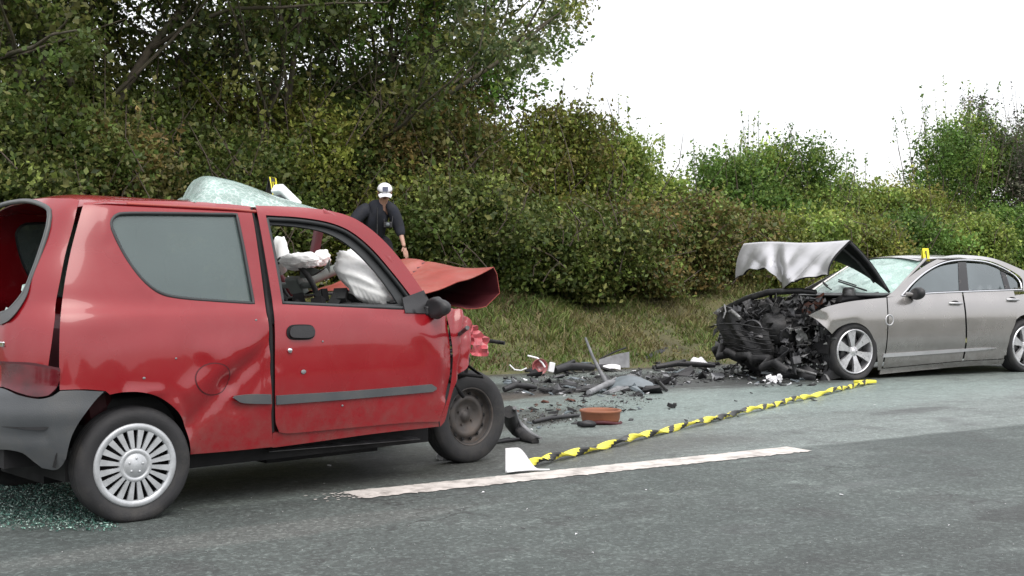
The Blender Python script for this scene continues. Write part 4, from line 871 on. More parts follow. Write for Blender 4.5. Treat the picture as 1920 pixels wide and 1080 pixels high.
# ------------------------------------------------------------------ silver saloon
def jag_w(x, z):
    w = hermite(z, [.10, .16, .3, .5, .68, .80, .90, .97, 1.02, 1.10, 1.22, 1.34, 1.42, 1.46, 1.50], [.84, .875, .915, .940, .938, .925, .895, .845, .815, .775, .715, .645, .575, .49, .30])
    x = np.asarray(x, float); return w - .10 * np.clip((x - .1) / 1.0, 0, 1.2) ** 2 - .05 * np.clip((-2.6 - x) / 1.2, 0, 1.5) ** 2 - .012 * np.exp(-((np.asarray(z) - .30) / .07) ** 2) * (x < -.4)
def jag_xr(z): return hermite(z, [.15, .4, .6, .95, 1.05, 1.5], [-3.9, -4.0, -4.0, -3.95, -3.6, -2.6])
_P = gpt(1606, 713)
jag = Car((_P.x, _P.y, 0), R(208), .92, 1, jag_w, -3.2, jag_xr, 4.)
sal = empty('saloon', jag.O, R(208), 'silver grey four-door saloon with its front smashed off and the bonnet folded up', 'car')
J = jag.panel
arch = [(1646, 694, 1), (1645, 665), (1640, 640), (1630, 620), (1617, 609), (1602, 605), (1585, 608), (1570, 616), (1560, 626, 1)]
J('front_wing', 'silver_paint', [(1519, 591, 1), (1548, 576), (1590, 566), (1630, 561), (1662, 558, 1), (1664, 600), (1661, 650), (1652, 694, 1)] + arch + [(1552, 618, 1), (1544, 610), (1532, 598)], [], 5, .002, 0, sal, mirror=True,
  disp=dents([(1519, 591, 1545, 600, 9, -.03), (1560, 600, 1600, 592, 10, .010)]))
rx = lambda pts: pts
front_door = [(1664, 558, 1), (1700, 553), (1760, 549), (1803, 547, 1), (1809, 590), (1810, 640), (1804, 676, 1), (1740, 682), (1656, 690, 1), (1663, 650), (1666, 600)]
J('door', 'silver_paint', front_door, [], 6, .002, .001, sal, mirror=True)
for o in [o for o in bpy.data.objects if o.name.startswith('door') and o.parent == sal]: fd0 = o; break
rear_door = [(1806, 547, 1), (1850, 545), (1900, 544, 1), (1906, 570), (1905, 600), (1898, 620), (1888, 645), (1882, 672, 1), (1807, 676, 1), (1813, 640), (1812, 590)]
J('rear_door', 'silver_paint', rear_door, [], 6, .002, .001, sal, mirror=True)
rd0 = [o for o in bpy.data.objects if o.name.startswith('rear_door') and o.parent == sal][0]
J('sill', 'silver_paint', [(1652, 692, 1), (1740, 684), (1806, 678), (1884, 674, 1), (1880, 683, 1), (1800, 688), (1700, 697), (1650, 702, 1)], [], 5, .02, -.004, sal, mirror=True)
J('crease_highlight', 'silver_bent', [(1656, 663, 1), (1740, 658), (1840, 652), (1868, 652, 1), (1840, 656), (1740, 664), (1654, 670, 1)], [], 5, .012, .006, sal, mirror=True, disp=lambda v, P: .008 * np.ones(len(v)))  # highlight of the lower door crease, put in as a paler raised strip
# rear quarter beyond the picture edge, in car measures (x, z)
rq = [(-2.60, .95, 1), (-2.62, .80), (-2.57, .66, 1), (-2.66, .66), (-2.75, .71), (-2.92, .735), (-3.10, .70), (-3.24, .58), (-3.29, .42), (-3.30, .22, 1), (-3.7, .24, 1), (-3.86, .40), (-3.86, .95, 1), (-3.4, 1.0), (-3.0, .99)]
J('rear_quarter', 'silver_paint', rq, [], .07, .002, 0, sal, mode='xz', mirror=True)
J('rear_quarter', 'silver_paint', [(-2.57, .64, 1), (-2.60, .60), (-2.56, .45), (-2.55, .22, 1), (-2.44, .22, 1), (-2.44, .60, 1)], [], .04, .002, -.003, sal, mode='xz', mirror=True)
# glasshouse
fwin = [(1703, 549, 1), (1716, 532), (1738, 513), (1764, 499), (1801, 492, 1), (1806, 544, 1)]
rwin = [(1808, 492, 1), (1846, 495), (1872, 504), (1881, 512, 1), (1889, 541, 1), (1812, 544, 1)]
qwin2 = [(1884, 512, 1), (1898, 519), (1908, 529), (1909, 540, 1), (1893, 541, 1)]
for o_, nm in ((fwin, 'front_window'), (rwin, 'rear_window'), (qwin2, 'quarter_window')): J(nm, 'tint_glass', o_, [], 8, .004, -.010, sal, mirror=True)
J('window_pillar', 'black_plastic', [(1797, 491, 1), (1812, 491, 1), (1817, 547, 1), (1799, 547, 1)], [], 5, .006, -.004, sal, mirror=True)
J('window_pillar', 'black_plastic', [(1876, 508, 1), (1886, 512, 1), (1896, 545, 1), (1886, 545, 1)], [], 5, .006, -.004, sal, mirror=True)
trim = [(1690, 555, 1), (1712, 530), (1737, 509), (1766, 494), (1800, 488), (1846, 491), (1880, 503), (1904, 518), (1914, 532), (1915, 541, 1)]
jag.strip('window_trim', 'chrome', trim, .011, sal, closed=False, off=.002, mirror=True)
jag.strip('window_trim', 'chrome', [(1690, 555, 1), (1740, 550), (1806, 547), (1860, 545), (1915, 543, 1)], .010, sal, closed=False, off=.004, mirror=True)
J('roof_rail', 'silver_paint', [(1662, 557, 1), (1690, 555, 1), (1712, 528), (1737, 507), (1766, 491), (1800, 485), (1850, 488), (1884, 501), (1915, 521), (1918, 545, 1), (1960, 543, 1), (1955, 525), (1915, 505), (1860, 484), (1800, 478), (1768, 482), (1738, 496), (1708, 517), (1680, 542)], [], 5, .003, 0, sal, mirror=True)
# roof, rear window, boot: cross-sections along the car
def shell(tab, nu, nv, t=-.004, wob=0.):
    X = [r[0] for r in tab]
    def f(i, j):
        x = X[0] + (X[-1] - X[0]) * i; g = lambda k: float(hermite(-x, [-a for a in X], [r[k] for r in tab])); w, zc, ze = g(1), g(2), g(3); y = -w + 2 * w * j; a = abs(y) / w
        return (x, y, zc - (zc - ze) * a ** 2.4)
    b = MB(); b.sheet(f, nu, nv, t); return b, f
b, roof_f = shell([(-1.34, .57, 1.452, 1.40), (-1.7, .575, 1.485, 1.432), (-2.1, .575, 1.492, 1.438), (-2.5, .57, 1.465, 1.405), (-2.75, .57, 1.42, 1.355)], 26, 18); b.build('roof', 'silver_paint', sal)
b, _f = shell([(-2.75, .57, 1.416, 1.35), (-3.0, .60, 1.33, 1.26), (-3.3, .66, 1.19, 1.12), (-3.5, .70, 1.08, 1.03)], 14, 14); b.build('rear_screen', 'tint_glass', sal)
b, _f = shell([(-3.45, .80, 1.07, .99), (-3.7, .82, 1.06, .98), (-3.98, .80, 1.02, .95)], 8, 14); b.build('boot_lid', 'silver_paint', sal)
b = MB(); b.sheet(lambda i, j: (-3.98 - .06 * math.sin(math.pi * j) + .14 * abs(2 * i - 1) ** 4, -.84 + 1.68 * i, .25 + .72 * j), 16, 10, .01); b.build('rear_bumper', 'silver_paint', sal)
# windscreen, wipers, cowl
def wsf(i, j):
    x = -.60 - .76 * j; w = .73 - .16 * j; y = -w + 2 * w * i; return (x - .16 * abs(2 * i - 1) ** 2.2 * (1 - .3 * j), y, 1.0 + .447 * j ** .93 - .03 * abs(2 * i - 1) ** 2)
b = MB(); b.sheet(wsf, 26, 16, .006); ws = b.build('windscreen', 'crazed_windscreen', sal)
for sg in (1, 0): 
    b = MB(); b.tube([Vector(wsf(sg, j / 8)) + Vector((0, .012 * (1 if sg else -1), .004)) for j in range(9)], [.024, .022, .02, .02, .018, .018, .018, .018, .02], 8); b.build('windscreen_pillar', 'silver_paint', sal)
b = MB(); b.tube([wsf(j / 12, .985) for j in range(13)], .012, 6); b.build('windscreen_seal', 'seal', sal)
b = MB(); b.sheet(lambda i, j: (-.62 + .20 * j - .16 * abs(2 * i - 1) ** 2.2, -.76 + 1.52 * i, .985 - .03 * j), 14, 4, .02); b.build('cowl', 'black_plastic', sal)
for i0, i1 in ((.80, .38), (.42, .12)):
    b = MB(); q = [Vector(wsf(i0 + (i1 - i0) * t, .02 + .22 * t)) + Vector((.03, 0, .03)) for t in (0, .3, .65, 1)]; b.tube(q, .010, 6); q2 = [v + Vector((.02, .02, .022)) for v in q[1:]]; b.tube(q2, .008, 5); b.build('wiper', 'black_plastic', sal)
b = MB(); q = Vector(wsf(.5, .90)); b.tube([q + Vector((-.02, -.05, -.02)), q + Vector((-.06, .06, -.03))], .022, 6); b.build('inside_mirror', 'black_plastic', sal)
# mirror, handles, wing vent, door seams
m0 = jag.hit(np.array([[1700., 552.]]))[0]
b = MB(); b.sphere((0, 0, 0), (.075, .12, .075), 14, 10, f=lambda d: .82 + .18 * min(1, abs(d.y) + abs(d.z))); b.v = [(min(x, .045), y, z) for x, y, z in b.v]; o = b.build('door_mirror', 'black_plastic', fd0); o.location = (m0[0] - .04, m0[1] + .13, m0[2] + .01); o.rotation_euler = (.15, 0, -.2)
b = MB(); b.tube([(0, 0, 0), (-.02, .10, .0)], [.03, .022], 7); b.build('mirror_arm', 'silver_paint', fd0).location = m0
for (px, py), par in (((1791, 569), fd0), ((1898, 562), rd0)):
    q = jag.hit(np.array([[float(px), float(py)]]))[0]
    b = MB(); b.tube([(-.10, -.005, 0), (-.085, .03, 0), (.075, .03, .004), (.10, -.005, .004)], [.012, .014, .014, .012], 8); o = b.build('door_handle', 'silver_bent', par); o.location = q
    b = MB(); b.sphere((0, 0, 0), (.075, .012, .032), 12, 8); b.build('handle_recess', 'void_black', par).location = (q[0], q[1] - .002, q[2] + .004)
q = jag.hit(np.array([[1668., 600.]]))[0]; b = MB(); b.lathe([(.052, 0), (.056, .006), (.066, .006), (.068, 0)], 22); o = b.build('scuff_ring', 'silver_bent', fd0); o.location = (q[0], q[1] - .001, q[2])
def ally_wheel(loc, rz):
    w = empty('wheel', loc); w.parent = sal; w.rotation_euler = (0, .2, rz); Rr, rim = .338, .262
    tyre_mb(Rr, rim, .235, .008).build('tyre', 'rubber', w)
    b = MB(); b.lathe([(rim, .095), (rim - .008, .112), (rim - .018, .112), (rim - .024, .09), (rim - .03, .02), (rim - .03, -.05)], 56)
    b.lathe([(.062, .04), (.064, .075), (.052, .086), (.036, .082), (.032, .088), (0, .09)], 28)
    for k in range(6):
        a = 2 * math.pi * k / 6 + math.pi / 6
        for s in (-1, 1): spoke(b, a + s * .12, .045, .150, .017, .019, .082, .096, .035); spoke(b, a + s * .13, .145, .245, .019, .030, .096, .105, .035)
    for k in range(6): a = 2 * math.pi * k / 6; b.sphere((.043 * math.cos(a), .084, .043 * math.sin(a)), .007, 7, 5)
    b.build('rim', 'alloy', w)
    b = MB(); b.lathe([(.165, .0), (.165, .022), (.06, .022)], 36); b.build('brake_disc', 'engine_grey', w)
    b = MB(); b.lathe([(rim - .012, -.06), (.0, -.06)], 30); b.build('wheel_back', 'void_black', w)
q = jag.plane(1606, 660, .90); ally_wheel((0.0, .80, .330), -.07); ally_wheel((-2.909, .80, .330), 0); ally_wheel((0, -.80, .330), math.pi); ally_wheel((-2.909, -.80, .330), math.pi)
for wx in (0., -2.909):
    for sg in (-1, 1):
        b = MB(); b.sheet(lambda i, j: (wx + .375 * math.cos(math.pi * (1 - i)), sg * (.50 + .36 * j), .31 + .365 * math.sin(math.pi * i)), 18, 3, .004); b.build('wheel_housing', 'void_black', sal)
        b = MB(); b.box((wx, sg * .5, .45), (.7, .03, .5)); b.build('housing_wall', 'void_black', sal)
b = MB(); b.box((-1.7, 0, .24), (4.0, 1.6, .1)); b.build('underbody', 'void_black', sal)
b = MB(); b.box((-1.7, 0, .5), (2.3, 1.62, .1)); b.build('cabin_floor', 'cabin', sal)
for x in (-1.55, -2.55):
    for y in (-.38, .38):
        b = MB(); b.box((x + .1, y, .62), (.5, .5, .2)); b.box((x - .15, y, .9), (.16, .48, .55), (0, -.2, 0)); b.box((x - .24, y, 1.22), (.1, .26, .15), (0, -.2, 0)); b.build('seat', 'cabin_grey', sal, .04)
b = MB(); b.box((-.85, 0, .85), (.3, 1.5, .22)); b.build('dashboard', 'cabin', sal, .04)
b = MB(); b.box((-.58, 0, .62), (.04, 1.6, .7)); b.build('bulkhead', 'void_black', sal)
# bonnet: hinged at the cowl, folded over at a ridge, its front flap hanging towards the road
def bon(i, j):
    s = 2 * i - 1; y = -.84 + 1.62 * i                # far edge .. near edge
    hx, hz = -.60 - .05 * s, 1.0 + .50 * (1 - i ** 2.2); rx_, rz_ = .195 - .21 * i + .02 * math.sin(5 * i), 1.606 - .020 * i + .012 * math.sin(7 * i)
    lx = .31 + .06 * sstep(.3, .6, i) - .10 * sstep(.7, 1, i); lz = float(np.interp(i, [0, .10, .20, .36, .46, .57, .72, 1], [1.19, 1.235, 1.30, 1.285, 1.13, 1.07, 1.14, 1.20])) + .008 * math.sin(40 * i)
    if j < .5: t = j * 2; x = hx + (rx_ - hx) * t; z = hz + (rz_ - hz) * t + .05 * math.sin(math.pi * t)
    else: t = (j - .5) * 2; x = rx_ + (lx - rx_) * t + .035 * math.sin(math.pi * t); z = rz_ + (lz - rz_) * t + .02 * math.sin(math.pi * t)
    k = max(0, j - .45) * 2 * (.25 + .75 * sstep(0, .2, i))
    x += k * (.05 * abs(math.sin(4.5 * i + 3 * j + .6)) + .03 * abs(math.sin(5 * i - 5 * j)) - .04 + .015 * math.sin(31 * i + 9 * j) - .11 * math.exp(-((i - .42 - .3 * (j - .75)) / .07) ** 2)); x += -.05 * k * math.exp(-abs(i - .30 - .25 * (j - .5)) / .035) + .05 * k * math.exp(-abs(i - .55 - .5 * (j - .75)) / .03) - .04 * k * math.exp(-abs(i - .8 + .4 * (j - .75)) / .03); z += .008 * math.sin(13 * i + 9 * j) * k
    return (x, y, z)
b = MB(); b.sheet(bon, 60, 48, .026, 0, 1); bo = b.build('bonnet', ['void_black', 'silver_bent'], sal)
b = MB(); b.tube([Vector(bon(1, j / 20)) + Vector((0, .0, -.01)) for j in range(1, 11)], .022, 6); b.build('bonnet_frame', 'black_plastic', bo)
b = MB(); b.tube([Vector(bon(.9, j / 20)) + Vector((0, 0, -.035)) for j in range(1, 10)], .018, 6); b.build('bonnet_frame', 'engine_grey', bo)
# smashed front
rg = np.random.default_rng(21)
def jp(px, py, y): return jag.plane(px, py, y)
b = MB(); b.sheet(lambda i, j: (.72 + .06 * math.sin(3 * i + 2 * j) + .04 * j + .05 * abs(math.sin(7 * i + 3 * j)), -.52 + .80 * i + .06 * math.sin(6 * j), .26 + (.50 - .16 * i + .08 * math.sin(8 * i)) * j + .03 * math.sin(5 * i)), 20, 10, .05)
b.build('radiator', 'engine_dark', sal)
for k in range(8):
    b = MB(); z = .31 + .045 * k + .02 * rg.normal(); b.tube([(.83 + .1 * math.sin(3 * t / 10 + 4 * (z - .3)) + .012 * rg.normal(), -.48 + .088 * t, z + .004 * rg.normal() + .03 * math.sin(.5 * t)) for t in range(11)], .007, 4); b.build('radiator_fin', 'engine_dark', sal)
b = MB(); b.tube([(.95 + .1 * math.sin(5 * i), -.50 + .12 * i * 1.08, .30 + .05 * math.sin(3 * i) - .012 * i) for i in np.linspace(0, 10, 15)], .05, 8); b.build('bumper_beam', 'engine_dark', sal)
low_beam = [jp(1342, 652, -.85), jp(1375, 662, -.6), jp(1420, 678, -.2), jp(1462, 690, .2), jp(1500, 700, .55), jp(1530, 707, .75)]
def beam_at(t): t *= len(low_beam) - 1; k = min(int(t), len(low_beam) - 2); return low_beam[k].lerp(low_beam[k + 1], t - k)
b = MB(); b.sheet(lambda i, j: tuple(beam_at(i) + Vector((.07 * math.sin(2.6 * j) + .02 * math.sin(23 * i) - .05, 0, .05 - .15 * j + .018 * math.sin(31 * i + 5 * j) + .03 * math.sin(9 * i)))), 34, 6, .02); b.build('lower_valance', 'black_plastic', sal)
b = MB(); b.tube([p + Vector((.02, .03, .035)) for p in low_beam], [.008, .014, .012, .018, .022, .012], 6); b.build('torn_edge', 'engine_pale', sal)
b = MB(); b.tube([jp(1362, 578, -.8), jp(1400, 560, -.5), jp(1440, 548, -.1), jp(1500, 545, .3), jp(1530, 548, .5)], [.035, .04, .04, .035, .03], 8); b.build('slam_panel', 'engine_dark', sal)
b = MB(); b.sheet(lambda i, j: tuple(jp(1376 + 34 * i + 6 * j, 608 - 44 * j + 8 * i, -.66 + .12 * i) + Vector((.05 * math.sin(3 * i + 2 * j), 0, 0))), 8, 6, .03); b.build('headlight', 'engine_pale' if 0 else 'engine_grey', sal)
b = MB(); b.sheet(lambda i, j: tuple(jp(1349 + 26 * i, 655 - 40 * j, -.85 + .1 * i) + Vector((.03 * math.sin(4 * j), 0, 0))), 6, 6, .02); b.build('bumper_bracket', 'engine_pale', sal)
b = MB(); b.sheet(lambda i, j: tuple(jp(1508 + 38 * i, 572 - 20 * i + 22 * j - 10 * i * j, .25 + .1 * i) + Vector((.04 * math.sin(3 * j), 0, 0))), 8, 5, .03); b.build('rusty_intake', 'rust', sal)
b = MB(); b.tube([jp(1560, 566, .45), jp(1590, 560, .4), jp(1620, 558, .45), jp(1648, 552, .55)], .035, 8); b.build('strut_brace', 'black_plastic', sal)
b = MB(); b.lathe([(.075, 0), (.08, .05), (.07, .09), (.05, .1), (0, .1)], 18); o = b.build('battery_cap', 'engine_pale', sal); o.location = jp(1592, 554, .35); o.rotation_euler = (R(90), 0, 0)
b = MB(); b.sheet(lambda i, j: tuple(jp(1538 + 34 * i + 6 * j + 5 * math.sin(4 * j), 604 + 8 * (1 - i) + 104 * j, .70 + .13 * i) + Vector((.03 * math.sin(7 * j + 3 * i), 0, 0))), 8, 16, .012); b.build('wheel_liner', 'black_plastic', sal)
b = MB(); b.sheet(lambda i, j: (.40 - .3 * j + .02 * math.sin(7 * i), .45 + .42 * i, .66 + .07 * math.sin(math.pi * j) - .05 * i), 7, 7, .012); b.build('inner_wing', 'engine_dark', sal)
fan = empty('cooling_fan', (.74, -.02, .50)); fan.parent = sal; fan.rotation_euler = (0, 0, -math.pi / 2 + .25)
b = MB(); b.lathe([(.17, -.02), (.185, -.02), (.185, .03), (.17, .03), (.17, -.02)], 30); b.build('fan_ring', 'engine_grey', fan)
for k in range(5): b = MB(); spoke(b, 2 * math.pi * k / 5 + .3, .04, .165, .02, .05, .015, .02, .006); b.build('fan_blade', 'engine_dark', fan)
b = MB(); b.lathe([(.045, -.02), (.045, .03), (0, .035)], 16); b.build('fan_hub', 'engine_grey', fan)
for k, (p0, p1, sag) in enumerate([((1395, 600, -.5), (1470, 590, .1), .10), ((1450, 560, 0.), (1540, 590, .6), .09), ((1420, 625, -.3), (1500, 655, .45), .12), ((1380, 640, -.6), (1440, 600, -.1), .08)]):
    a_, c_ = jp(*p0) + Vector((.10, 0, 0)), jp(*p1) + Vector((.10, 0, 0)); b = MB(); b.tube([a_.lerp(c_, t) + Vector((.05 * math.sin(math.pi * t), 0, -sag * math.sin(math.pi * t))) for t in np.linspace(0, 1, 10)], .022, 8); b.build('coolant_hose', 'rubber', sal)
b = MB(); b.sphere((.42, .1, .56), (.36, .34, .26), 16, 10, f=lambda d: .85 + .15 * math.sin(7 * d.x) * math.sin(6 * d.z + d.y * 5)); b.build('engine_block', 'engine_dark', sal)
for k, (px, py, y, m) in enumerate([(1470, 640, .35, 'engine_grey'), (1500, 640, .5, 'engine_pale'), (1440, 650, .1, 'engine_grey'), (1392, 640, -.4, 'engine_dark'), (1520, 610, .55, 'engine_dark'), (1410, 600, -.3, 'engine_dark'), (1455, 610, .1, 'engine_dark'), (1490, 600, .35, 'engine_dark'), (1470, 575, .2, 'engine_dark'), (1425, 575, -.2, 'engine_dark'), (1500, 675, .6, 'engine_grey'), (1385, 655, -.55, 'engine_dark')]):
    c = jp(px, py, y); b = MB()
    for q in range(4):
        o_ = Vector((rg.normal() * .06, rg.normal() * .05, rg.normal() * .06)); e1 = Vector(rg.normal(size=3)).normalized() * rg.uniform(.08, .26); e2 = e1.cross(Vector(rg.normal(size=3))).normalized() * rg.uniform(.03, .14); e3 = e1.cross(e2).normalized() * rg.uniform(.01, .05); p1_, p2_ = rg.uniform(3, 8), rg.uniform(0, 6)
        b.sheet(lambda i, j: tuple(o_ + e1 * (i - .5) + e2 * (j - .5) * (1 - .5 * abs(math.sin(p1_ * i))) + e3 * math.sin(p1_ * i + p2_ * j)), 8, 4, .008, smooth=False)
    b.box(Vector((rg.normal() * .04, rg.normal() * .03, rg.normal() * .05)), rg.uniform(.04, .12, 3), rg.uniform(-.8, .8, 3))
    b.build('torn_bracket', m, sal).location = c
for k in range(64):                                  # hoses, wires and bent struts
    px, py, y = rg.uniform(1352, 1535), rg.uniform(560, 695), rg.uniform(-.6, .7)
    y = (px - 1350) / 200 * 1.3 - .7 + rg.normal() * .12; py = max(py, 585 - (px - 1350) * .15); p = jp(px, py, y) + Vector((.04, 0, 0)); d = Vector((rg.normal() * .06, rg.normal() * .12, -abs(rg.normal()) * .10 + .02))
    b = MB(); b.tube([p, p + d * .6 + Vector((.05, 0, rg.normal() * .05)), p + d * 1.4, p + d * 1.8 + Vector((0, rg.normal() * .08, -.08))], float(rg.choice([.007, .011, .016, .022])), 6); b.build('loose_hose', str(rg.choice(['engine_dark', 'engine_dark', 'black_plastic', 'engine_grey', 'engine_pale'])), sal)
b = MB()
for k in range(760):                                 # shredded plastic and metal too small to pick apart
    t = rg.uniform(); px = 1352 + 205 * t; y = -.78 + 1.5 * t + rg.normal() * .12; lo, hi = 655 + 48 * t, 588 - 30 * min(1, t * 1.6); py = rg.uniform(hi, lo); c = jp(px, py, y) + Vector((rg.uniform(-.16, .14), 0, 0)); s = rg.uniform(.012, .06) * (1.5 if k % 11 == 0 else .8)
    vs_ = [Vector(c) + Vector(rg.normal(size=3)) * s for _ in range(4)]; b.add(vs_, [(0, 1, 2), (0, 2, 3), (0, 3, 1), (1, 3, 2)], int(rg.choice([0, 0, 0, 1, 1, 2])))
tag(b.build('shredded_metal', ['engine_dark', 'engine_grey', 'engine_pale'], sal), kind='stuff')
# yellow marker on its roof
c = jag.plane(1735, 489, .50); wq = jag.O + c.x * jag.F + c.y * jag.L
mk_ = marker((wq[0], wq[1], c.z - .005), R(12), .165, .085, 'small bright yellow number marker standing on the roof of the silver saloon')
# ------------------------------------------------------------------ person beyond the red car
def skin_obj(name, mat, chains, parent, levels=1, merge=None, loc=(0, 0, 0)):
    """chains: list of [(point, radius), ...]; chains may start at an existing point to branch"""
    V, E, Rd, idx = [], [], [], {}
    for ch in chains:
        prev = None
        for p, r in ch:
            k = tuple(round(float(c), 4) for c in p)
            if k not in idx: idx[k] = len(V); V.append(k); Rd.append(r)
            if prev is not None and prev != idx[k]: E.append((prev, idx[k]))
            prev = idx[k]
    me = bpy.data.meshes.new(name); me.from_pydata(V, E, []); o = link(name, me, mat, parent); o.location = loc
    m = o.modifiers.new('skin', 'SKIN'); m.use_smooth_shade = True
    if not me.skin_vertices: me.skin_vertices.new()
    for i, r in enumerate(Rd):
        r = r if hasattr(r, '__len__') else (r, r); me.skin_vertices[0].data[i].radius = r
    me.skin_vertices[0].data[0].use_root = True
    s = o.modifiers.new('sub', 'SUBSURF'); s.levels = levels; s.render_levels = levels; return o
PZ = 16.5; PX = (712 - 960) / FPX * PZ; man = empty('person', (PX, PZ, float(bank(*ud(PX, PZ)))), 0, 'man in a white cap and dark navy jacket bowing his head behind the red car', 'person')
f = Vector((.17, -.985, 0)); rt = Vector((-.985, -.17, 0)); up = Vector((0, 0, 1))
def pt(fw, r, z): return f * fw + rt * r + up * z
pel = pt(-.12, .12, .95); wai = pt(-.02, .10, 1.10); che = pt(.12, .05, 1.30); nec = pt(.22, -.02, 1.45); hd0 = pt(.26, -.04, 1.52); hd1 = pt(.32, -.05, 1.60); hd2 = pt(.335, -.05, 1.67)
shR, shL = pt(.20, .25, 1.36), pt(.17, -.17, 1.39); elR, elL = pt(.26, .44, 1.12), pt(.15, -.27, 1.11)
haR, haL = pt(.46, .30, .93), pt(.30, -.32, .86); man.scale = (1.0,) * 3
hipR, hipL = pt(-.04, .10, .93), pt(-.04, -.10, .93); knR, knL = pt(.06, .12, .50), pt(.02, -.13, .50); anR, anL = pt(-.03, .13, .09), pt(-.07, -.14, .09)
body = skin_obj('body', 'skin', [[(pel, .09), (wai, .085), (che, .085), (nec, .056), (hd0, .066), (hd1, (.084, .10)), (hd2, .075)],
    [(che, .085), (shR, .05), (elR, .044), (haR, .027)], [(che, .085), (shL, .05), (elL, .044), (haL, .027)],
    [(pel, .09), (hipR, .09), (knR, .06), (anR, .042), (anR + f * .2 + up * -.05, .035)], [(pel, .09), (hipL, .09), (knL, .06), (anL, .042), (anL + f * .2 + up * -.05, .035)]], man, 2)
skin_obj('jacket', 'navy', [[(pel + up * -.04, .18), (wai, .175), (che, .18), (nec + up * -.03, .092)], [(che, .165), ((che.lerp(shR, .62)) + up * .06, .13), (shR, .108), (elR, .084), (elR.lerp(haR, .78), .058)], [(che, .165), ((che.lerp(shL, .62)) + up * .06, .13), (shL, .108), (elL, .084), (elL.lerp(haL, .45), .058)]], man, 2)
skin_obj('trousers', 'trousers', [[(pel, .14), (hipR, .112), (knR, .085), (anR, .065)], [(pel, .14), (hipL, .112), (knL, .085), (anL, .065)]], man, 2)
for a in (anR, anL):
    b = MB(); b.sphere(a + f * .07 + up * -.045, (.065, .15, .05), 12, 8); b.build('shoe', 'black_plastic', man)
def hand(w, el, nm):
    d = (w - el).normalized(); sd = d.cross(up).normalized(); pn = sd.cross(d); sg = 1 if nm == 'R' else -1; ch = [[(w, .022), (w + d * .045, (.030, .018))]]; k = w + d * .045
    for q, (off, L) in enumerate([(-.027, .065), (-.009, .075), (.009, .07), (.026, .055)]):
        b0 = w + d * .075 + sd * off; ch.append([(k, (.030, .018)), (b0, .011), (b0 + d * L * .5 - up * L * .25, .009), (b0 + d * L * .75 - up * L * .75, .0075)])
    t0 = w + d * .03 - sd * sg * .032; ch.append([(w, .022), (t0, .012), (t0 + d * .035 - sd * sg * .018 - up * .012, .0095)])
    skin_obj('hand', 'skin', ch, man, 1)
hand(haR, elR, 'R'); hand(haL, elL, 'L')
# face and cap: head looks down towards the wreck
hf = (f * .89 - up * .45).normalized(); hu = (up * .89 + f * .45).normalized(); hc = hd1 + up * .02
def hp(fw, r, u): return hc + hf * fw + rt * r + hu * u
b = MB(); b.tube([hp(.085, 0, .005), hp(.105, 0, -.022), hp(.082, 0, -.036)], [.010, .016, .010], 8); b.build('nose', 'skin', man)
for s in (1, -1):
    b = MB(); b.sphere(hp(.082, .030 * s, .012), .010, 8, 6); b.build('eye', 'void_black', man)
    b = MB(); b.sphere(hp(-.005, .086 * s, -.012), (.014, .022, .032), 8, 6); b.build('ear', 'skin', man)
b = MB(); b.sphere(hp(.082, 0, -.062), (.026, .010, .007), 8, 5); b.build('mouth', 'rust', man)
b = MB(); b.sphere(hp(-.022, 0, .008), (.093, .098, .085), 14, 9); b.build('hair', 'grey_hair', man)
cap = empty('cap', hp(0, 0, .035)); cap.parent = man; M = Matrix((rt, hf, hu)).transposed().to_4x4(); cap.matrix_local = Matrix.Translation(hp(0, 0, .03)) @ M @ Matrix.Scale(1.10, 4)     # x right, y forward, z up
b = MB(); b.sphere((0, -.005, 0), (.096, .110, .086), 22, 12); b.v = [(x, y, max(z, .002)) for x, y, z in b.v]; b.build('crown', 'cap_white', cap)
b = MB(); b.sheet(lambda i, j: ((2 * i - 1) * (.085 - .020 * j * j), .085 + .062 * j * (1 - .35 * (2 * i - 1) ** 2), .002 - .030 * j - .03 * (2 * i - 1) ** 2), 14, 6, .006); b.build('peak', 'cap_white', cap, .001)
b = MB(); b.sheet(lambda i, j: ((2 * i - 1) * .034, .113 - .030 * j - .006 * (2 * i - 1) ** 2, .022 + .052 * j), 6, 6, -.004); b.build('patch', 'cap_patch', cap)
b = MB(); b.sphere((0, -.005, .086), .008, 8, 5); b.build('button', 'cap_white', cap)
b = MB(); b.tube([che + f * .15 + up * (.10 - .09 * k) + f * (.05 - .02 * k) for k in range(5)], .006, 5); b.build('zip', 'engine_grey', man)
cm = empty('camera', Vector(man.location) + pt(.26, -.10, 1.17), 0, 'small dark camera hanging at the chest of the man in the cap', 'camera')
b = MB(); b.box((0, 0, 0), (.12, .06, .08)); b.build('camera_body', 'black_plastic', cm, .01)
b = MB(); b.lathe([(.0, -.07), (.022, -.07), (.028, -.06), (.028, 0)], 16); b.build('lens', 'blue_grey', cm)
b = MB(); b.tube([(-.055, 0, .035), (-.06, .05, .2), (-.02, .10, .34)], .006, 5); b.tube([(.055, 0, .035), (.07, .05, .2), (.06, .10, .34)], .006, 5); b.build('strap', 'black_plastic', cm)

